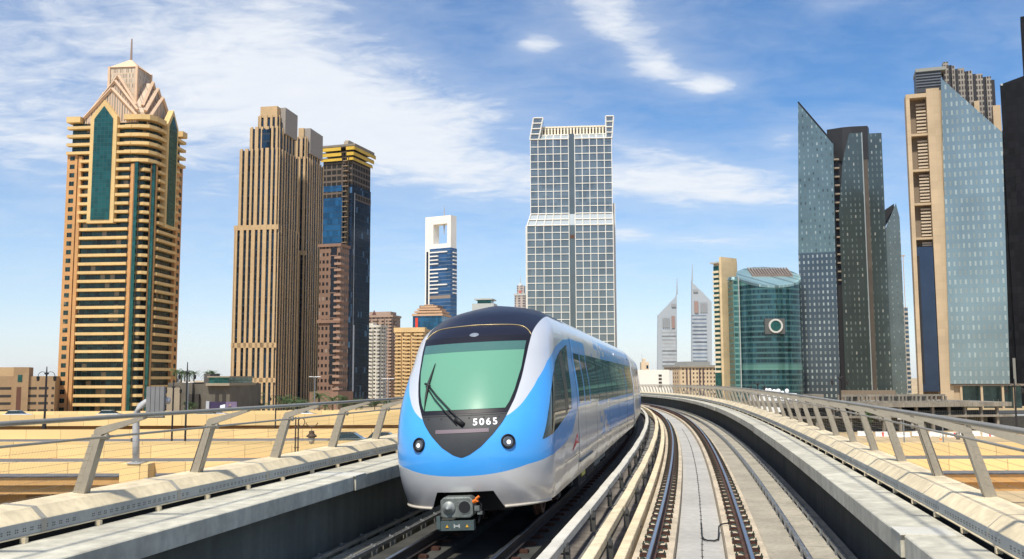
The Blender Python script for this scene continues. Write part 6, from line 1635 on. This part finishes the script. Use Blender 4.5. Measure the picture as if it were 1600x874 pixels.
def palm_proto(h, seed):
    rn = random.Random(seed); t = empty('date_palm')
    MB().tube([(0, 0, -.1), (.1, 0, h * .5), (.05, .05, h)], [.32, .25, .22], 8).build('trunk', M_bark, t)
    mb = MB()
    for k in range(34):
        a = rn.random() * 6.283; up = rn.uniform(-.2, 1.2); ln = rn.uniform(2.0, 2.9)
        pts = [Vector((0, 0, h))]
        for j in range(1, 7):
            u = j / 6; pts.append(Vector((math.cos(a) * ln * u, math.sin(a) * ln * u, h + up * ln * u * .9 - 1.9 * u * u)))
        side_ = Vector((-math.sin(a), math.cos(a), 0))
        for j in range(6):
            p, q = pts[j], pts[j + 1]; w_ = .42 * (1 - .6 * j / 6)
            for sg in (-1, 1):
                for m_ in (0, .5):
                    s_ = p.lerp(q, m_); e = p.lerp(q, m_ + .3)
                    mb.add([s_, e, e + side_ * sg * w_ + Vector((0, 0, -.22)) + (q - p) * .5], [(0, 1, 2)])
    mb.build('fronds', M_frond, t); return t
PP = [palm_proto(4.2, 1), palm_proto(3.2, 5)]
used = [0, 0]
def palm(p, i, lab, grp, sc=1.0, rz=0):
    t = PP[i] if not used[i] else copy_tree(PP[i]); used[i] = 1
    t.location = p; t.scale = (sc,) * 3; t.rotation_euler = (0, 0, rz); tag(t, lab, 'palm tree', grp)
Sl, zr_l = LOWROOF
gr_ = 'palms on the roof of the low grey building'
for i, (px, k, sc, lab) in enumerate(((276, 0, 1.0, 'leftmost palm on the low grey roof, next to the golden tower'), (283, 1, 1.15, 'second palm from the left on the low grey roof'), (289, 0, .9, 'third palm from the left on the low grey roof, by the lamp post'), (296, 1, 1.0, 'fourth palm on the low grey roof, under the lamp'), (303, 0, .85, 'palm left of the dark penthouse on the low grey roof'), (315, 1, 1.1, 'palm behind the dark penthouse'), (322, 0, .9, 'palm between the penthouse and the pale roof edge'), (328, 1, .9, 'rightmost palm on the low grey roof'))):
    x = Sl.fx(px, 590, 6); p = Sl.C + Sl.ex * x + Sl.ey * (6 if i < 5 else 12); p.z = zr_l - .1
    palm(p, k, lab, gr_, sc * .95, i * 1.3)
gr_ = 'palms along the foot of the striped towers'
names = ['leftmost palm at the foot of the striped tower, right of the billboard', 'second palm from the billboard', 'third palm from the billboard', 'fourth palm from the billboard, before the tower corner', 'palm just right of the striped tower corner', 'palm under the middle of the second striped tower', 'palm before the black glass slot of the striped towers', 'palm near the mast below the second striped tower', 'palm left of the pink tower podium', 'palm right of the pink tower podium', 'palm farthest right, below the dark blue tower']
for i, px in enumerate((377, 386, 397, 411, 440, 449, 458, 467, 498, 508, 520)):
    p = at(px, 640, 372 + (i % 3) * 3); p.z = 0; palm(p, i % 2, names[i], gr_, 1.25 + .25 * ((i * 7) % 3), i * .9)
def tree(p, r_, h, lab, seed, grp='leafy trees by the roads'):
    t = empty('leafy_tree', p); tag(t, lab, 'tree', grp)
    MB().tube([(0, 0, -.1), (.1, .1, h * .5), (0, 0, h * .8)], [.22, .16, .08], 7).tube([(.05, .05, h * .45), (r_ * .5, .2, h * .75)], [.1, .04], 5).tube([(.05, .05, h * .5), (-r_ * .5, -.2, h * .8)], [.1, .04], 5).build('trunk', M_bark, t)
    leaf_cloud(700, r_, h * .32, h * .72, .28, seed).build('crown', M_leaf, t, fix=False)
for i, (px, D, r_, h, lab) in enumerate(((297, 325, 2.4, 6.5, 'small green tree against the low grey building'), (540, 380, 3.0, 7, 'green tree below the dark blue tower'), (556, 380, 2.6, 6, 'green tree left of the white flats'), (585, 380, 3.0, 6.5, 'green tree before the white flats'), (604, 380, 2.8, 6, 'green tree between the flats and the train'), (1352, 244, 1.6, 6.0, 'small bush-like tree left part of the car park'), (1425, 420, 2.6, 6.5, 'small tree at the foot of the tan framed tower'), (1240, 290, 2.0, 5, 'small tree beside the white shed'))):
    p = at(px, 640, D); p.z = 0; tree(p, r_, h, lab, i + 20)

# ---- billboard
t = empty('billboard', at(346, 640, 300)); t.location.z = 0; tag(t, 'dark purple billboard with a standing figure, between the low building and the striped tower', 'billboard')
bz0, bz1 = at(346, 647, 300).z, at(346, 628, 300).z; hw_b = (at(370, 640, 300).x - at(322, 640, 300).x) / 2
MB().box(-hw_b, hw_b, 0, .3, bz0, bz1).build('board', mat('board_purple', (.035, .022, .07), .5, var=.3, vscale=.3), t)
MB().box(-hw_b, -hw_b + 1.0, -.3, .6, bz0, bz1 + .2).build('side_panel', mat('panel_silver', (.4, .42, .45), .5, var=0), t)
fg = MB(); cx0 = hw_b * .55
fg.slab_xz([(cx0 - .9, bz0 + .05), (cx0 - .75, bz0 + 1.9), (cx0 - .2, bz0 + 2.3), (cx0 + .2, bz0 + 2.3), (cx0 + .75, bz0 + 1.9), (cx0 + .9, bz0 + .05)], -.02, -.005); fg.build('printed_suit', mat('print_dark', (.02, .02, .035), .5, var=0), t)
MB().lathe([(.3, 0), (.28, .02), (.01, .021)], (cx0, -.01, bz0 + 2.7), 14, 'y').build('printed_face', mat('print_skin', (.35, .22, .16), .5, var=0), t)
MB().box(hw_b * .28, hw_b * .99, -.004, -.001, bz0 + .03, bz1 - .03).build('printed_backdrop', mat('print_mauve', (.17, .13, .22), .5, var=.2), t)
MB().slab_xz([(-hw_b * .1, bz0 + 1.3), (-hw_b * .1, bz0 + 2.6), (hw_b * .24, bz0 + 3.0), (hw_b * .24, bz0 + 1.0)], -.02, -.005).build('printed_shape', mat('print_white', (.7, .75, .85), .5, var=0), t)
for x in (-hw_b * .6, hw_b * .6): MB().box(x - .12, x + .12, .31, .55, 0, bz0 + .5).build('post', M_steel, t)

# ---- sign gantry seen from behind
D = 62.2
p = at(212.5, 724, D); t = empty('sign_gantry', p); tag(t, 'pale bent pipe gantry carrying the back of a road sign, left of the viaduct', 'sign gantry')
M_pipe = mat('pipe_grey', (.50, .50, .49), .45, metal=.2, var=.08, vscale=1)
def rel(px, py): q = at(px, py, D) - p; return (q.x, q.y, q.z)
MB().tube([rel(212.5, 724), rel(212.5, 690), rel(212.5, 660), rel(214, 645), rel(219, 635), rel(229, 628.5), rel(238, 626.5), rel(265, 626.5)], .215, 14).build('pipe', M_pipe, t, smooth=True)
MB().box(-.42, .42, -.42, .42, -.02, .06).build('base_plate', M_pipe, t)
a, b = Vector(rel(232.5, 648)), Vector(rel(262, 604))
for k in range(4):
    x = a.x + (b.x - a.x) * (k + .1) / 4; MB().box(x, x + .26, -.62, -.34, a.z - .15, b.z).build('sign_rib', mat('sign_back', (.20, .20, .20), .6, var=.1), t)
MB().box(a.x, b.x, -.33, -.26, a.z + .35, b.z - .02).build('sign_panel', mat('sign_face_back', (.11, .11, .11), .6, var=.1), t)
MB().box(a.x, b.x, -.40, -.30, a.z - .2, a.z - .1).build('walk_bar', M_hole, t)
for k in (240, 249, 257): MB().tube([rel(k, 626.5), rel(k + 1.2, 626.5)], .245, 12).build('clamp_band', M_pipe, t)
MB().box(p.x * 0 - .9, .9, -.35, 1.0, -1.2, -.021).build('pedestal', sand, t)
MB().box(-.36, -.20, -.1, .1, 1.35, 1.6).build('junction_box', M_hole, t)

# ---- lamp posts
M_iron = mat('cast_dark', (.03, .028, .028), .6, var=.2, metal=.3); M_lant = mat('lantern_glass', (.55, .50, .38), .3, var=0)
def ornate(px, pbase, ptop, D, lab, cat='lamp post', twin=True, big=1.0):
    p = at(px, pbase, D); t = empty('street_lamp', p); tag(t, lab, cat, 'ornate dark street lamps')
    h = at(px, ptop, D).z - p.z; s_ = big * D / 110.0
    r0 = .13 * s_
    MB().tube([(0, 0, -.2), (0, 0, h * .06), (0, 0, h * .061), (0, 0, h * .8), (0, 0, h)], [r0 * 2.0, r0 * 1.8, r0, r0 * .85, r0 * .4], 8).build('pole', M_iron, t)
    MB().lathe([(.01, 0), (r0 * 2, .1 * s_), (r0 * 2, .2 * s_), (.01, .35 * s_)], (0, 0, h * .86), 8).build('finial', M_iron, t)
    for sg in ((-1, 1) if twin else (1,)):
        a = MB(); pts = []
        for k in range(9):
            w_ = math.pi * k / 8; pts.append((sg * (.05 + .55 * s_ * (1 - math.cos(w_)) / 1.2), 0, h * .86 + .42 * s_ * math.sin(w_) - .1 * s_ * k / 8))
        a.tube(pts, .035 * s_, 6); a.build('arm', M_iron, t)
        e = pts[-1]
        ln = MB().lathe([(.04 * s_, 0), (.20 * s_, -.12 * s_), (.17 * s_, -.2 * s_), (.15 * s_, -.5 * s_), (.06 * s_, -.58 * s_), (.01, -.62 * s_)], (e[0], 0, e[2]), 10); ln.build('lantern', M_iron if D > 60 else M_lant, t)
    return t
ornate(69, 668, 573, 150, 'tall dark lamp post at the far left in front of the low brown car park')
ornate(268, 699, 592, 91, 'dark lamp post just right of the sign gantry', big=.85)
ornate(289, 698, 566, 91, 'tallest dark lamp post, in front of the roof palms', big=.9)
ornate(430, 674, 612, 120, 'thin dark lamp post in front of the striped tower', big=.6)
ornate(1185, 640, 596, 200, 'dark lamp post in front of the round glass building', big=.8); ornate(1314, 650, 584, 160, 'dark lamp post before the dark glass towers', big=.9); ornate(1590, 692, 592, 120, 'dark lamp post near the right edge of the picture', big=.9)
# ornate double post with hanging lantern close beyond the left railing
D = 40; p = at(463, 715, D); t = empty('street_lamp', p); tag(t, 'ornate lamp with a scrolled arm and one hanging lantern, close beyond the left railing', 'lamp post', 'ornate dark street lamps')
M_br = mat('lamp_bronze', (.10, .065, .04), .55, metal=.4, var=.2); sc_ = D / F
for dx_ in (-2.0, 2.2):
    MB().tube([(dx_ * sc_, 0, -1.5), (dx_ * sc_, 0, 62 * sc_)], 1.1 * sc_, 8).build('post', M_br, t)
    for zz in (15, 30, 46): MB().lathe([(1.2 * sc_, -1 * sc_), (2.4 * sc_, 0), (1.2 * sc_, 1 * sc_)], (dx_ * sc_, 0, zz * sc_), 8).build('collar', M_br, t)
sc2 = MB()
sc2.tube([((3 + 5 * math.cos(w_) + 4) * sc_, 0, (54 + 6 * math.sin(w_)) * sc_) for w_ in np.linspace(-2.6, 3.4, 18)], .7 * sc_, 6)
sc2.tube([((14 + 9 * (1 - math.cos(w_)) / 1.0) * sc_, 0, (53 - 5.5 * math.sin(w_)) * sc_) for w_ in np.linspace(0, math.pi, 12)], .7 * sc_, 6)
sc2.tube([(23 * sc_, 0, 47.5 * sc_), (23 * sc_, 0, 40 * sc_)], .5 * sc_, 6)
sc2.build('scroll_arm', M_br, t)
MB().lathe([(.3 * sc_, 41 * sc_), (4 * sc_, 40 * sc_), (4.5 * sc_, 36 * sc_), (8 * sc_, 33 * sc_), (8 * sc_, 31 * sc_), (5.5 * sc_, 30.5 * sc_)], (23 * sc_, 0, 0), 14).build('lantern_cap', M_br, t)
MB().lathe([(5.3 * sc_, 30.4 * sc_), (5 * sc_, 26 * sc_), (3 * sc_, 21 * sc_), (.2 * sc_, 19.5 * sc_)], (23 * sc_, 0, 0), 14).build('lantern_globe', M_lant, t, smooth=True)
def mast_light(px, pbase, ptop, D, lab):
    p = at(px, pbase, D); t = empty('mast_light', p); tag(t, lab, 'street light', 'tall street lights with flat twin heads'); h = at(px, ptop, D).z - p.z
    MB().tube([(0, 0, -.2), (0, 0, h)], [.14, .09], 8).build('mast', M_steel, t); w_ = D * 9 / F
    MB().tube([(-w_ * .5, 0, h - .1), (0, 0, h), (w_ * .5, 0, h - .1)], .06, 6).build('cross_arm', M_steel, t)
    for sg in (-1, 1): MB().box(sg * w_ * .35, sg * w_, -.18, .18, h - .05, h + .10).build('lamp_head', M_wbar, t)
mast_light(292, 668, 597.5, 152, 'pale twin headed street light beside the tallest dark lamp post'); mast_light(491, 652, 589, 200, 'pale twin headed street light below the second striped tower'); mast_light(606, 652, 592, 200, 'pale twin headed street light just left of the train')
mast_light(1413, 690, 655, 190, 'small pale street light in front of the car park, left one'); mast_light(1474, 690, 657, 190, 'small pale street light in front of the car park, right one')
# ---- cars on the far flyover and the road behind the barriers
def car_(p, rz, colr, lab, nm):
    t = empty('parked_car' if False else 'car', p, rz); tag(t, lab, 'car', 'cars on the roads left of the train')
    m = mat('car_' + nm, colr, .25, metal=.2, var=0, coat=1)
    o = MB().slab_xz([(-2.2, .35), (-2.25, .75), (-1.9, .92), (1.0, .95), (2.1, .78), (2.2, .45), (2.15, .3), (-2.1, .28)], -.88, .88).build('body', m, t); bevel(o, .08)
    o = MB().add([(-1.75, -.82, .9), (1.05, -.82, .93), (1.05, .82, .93), (-1.75, .82, .9), (-1.25, -.66, 1.42), (.25, -.66, 1.45), (.25, .66, 1.45), (-1.25, .66, 1.42)], [(0, 3, 2, 1), (4, 5, 6, 7), (0, 1, 5, 4), (1, 2, 6, 5), (2, 3, 7, 6), (3, 0, 4, 7)]).build('windows', M_glass, t)
    MB().box(-1.28, .28, -.67, .67, 1.425, 1.475).build('roof', m, t)
    for x in (-1.35, 1.4):
        for y in (-.8, .8): MB().lathe([(.1, -.1), (.32, -.1), (.32, .1), (.1, .1)], (x, y, .32), 14, 'y').build('wheel', M_black, t)
    for y in (-.6, .6): MB().box(2.12, 2.2, y - .18, y + .18, .55, .70).build('headlight', M_wbar, t)
rz_a = zc - 6.34
for (px, Y, rz, cl_, lab, nm) in ((28, 156, 0, (.75, .77, .80), 'silver car at the far left on the farthest flyover', 'silver'), (173, 156, 0, (.75, .78, .74), 'pale car on the farthest flyover before the golden tower', 'pale'), (326, 153.5, 0, (.8, .8, .8), 'white car on the farthest flyover below the billboard', 'white'), (336, 158, 0, (.55, .57, .6), 'grey car just right of the white one on the farthest flyover', 'grey'), (475, 156, 0, (.8, .8, .78), 'white car behind the third railing post', 'white')):
    p = at(px, 650, Y); p.z = rz_a; car_(p, rz, cl_, lab, nm)
zc_c = zc - 6.44
for (px, Y, cl_, lab, nm) in ((550, 91, (.10, .12, .10), 'dark green car on the middle flyover, left of the train', 'green'), (604, 91, (.09, .10, .10), 'dark car on the middle flyover nearest the train', 'dark')):
    p = at(px, 650, Y); p.z = zc_c; car_(p, 0, cl_, lab, nm)
# ---- distant low skyline so the horizon is not bare
rn = random.Random(5); hz_m = [cell_mat('far_%d' % i, c, d, 5, 3.6, .5, .5, metal=.1, rough=.5, wobble=0) for i, (c, d) in enumerate((((.48, .44, .36), (.16, .16, .16)), ((.40, .38, .34), (.14, .16, .18)), ((.55, .47, .35), (.18, .15, .12))))]
k = 0
HB = ['low far block at the very left edge, behind the brown car park', 'low far block between the brown car park and the golden tower', 'low far block in the gap right of the golden tower', 'low far block just left of the striped tower', 'low far block behind the pink tower foot', 'low far block between the white flats and the train', 'low far block hidden behind the train roof', 'low far block right of the train, under the pointed towers', 'low far block left of the cream slab tower', 'low far block between the round building and the blade tower', 'low far block in the gap by the tan framed tower']
for (a, b, D, zt_) in ((-60, -8, 560, 9), (60, 92, 520, 9), (260, 280, 700, 12), (340, 362, 700, 8), (500, 530, 900, 10), (560, 640, 1100, 16), (968, 1000, 900, 18), (1000, 1030, 1400, 22), (1112, 1150, 1300, 20), (1240, 1262, 900, 16), (1410, 1424, 900, 20)):
    pa, pb = at(a, 592, D), at(b, 592, D); t = empty('distant_block', (pa.x, D, 0)); k += 1
    tag(t, HB[k - 1], 'building', 'low blocks on the horizon')
    MB().box(0, pb.x - pa.x, 0, 20, 0, zt_).build('wall', hz_m[k % 3], t); MB().box((pb.x - pa.x) * .3, (pb.x - pa.x) * .6, 2, 12, zt_, zt_ + 2.5).build('roof_room', hz_m[(k + 1) % 3], t)
# ------------------------------------------------------------------ haze
hz = MB().box(-4500, 4500, -400, 4200, -1, 420).build('haze', mat('haze_air', (1, 1, 1), var=0)); tag(hz, kind='stuff')
hm = MATS['haze_air']; hm.node_tree.nodes.remove(hm.node_tree.nodes['Principled BSDF'])
pv_ = hm.node_tree.nodes.new('ShaderNodeVolumePrincipled'); pv_.inputs['Density'].default_value = HAZE; pv_.inputs['Color'].default_value = (.86, .92, 1, 1); pv_.inputs['Anisotropy'].default_value = .3
hm.node_tree.links.new(pv_.outputs[0], hm.node_tree.nodes['Material Output'].inputs['Volume'])
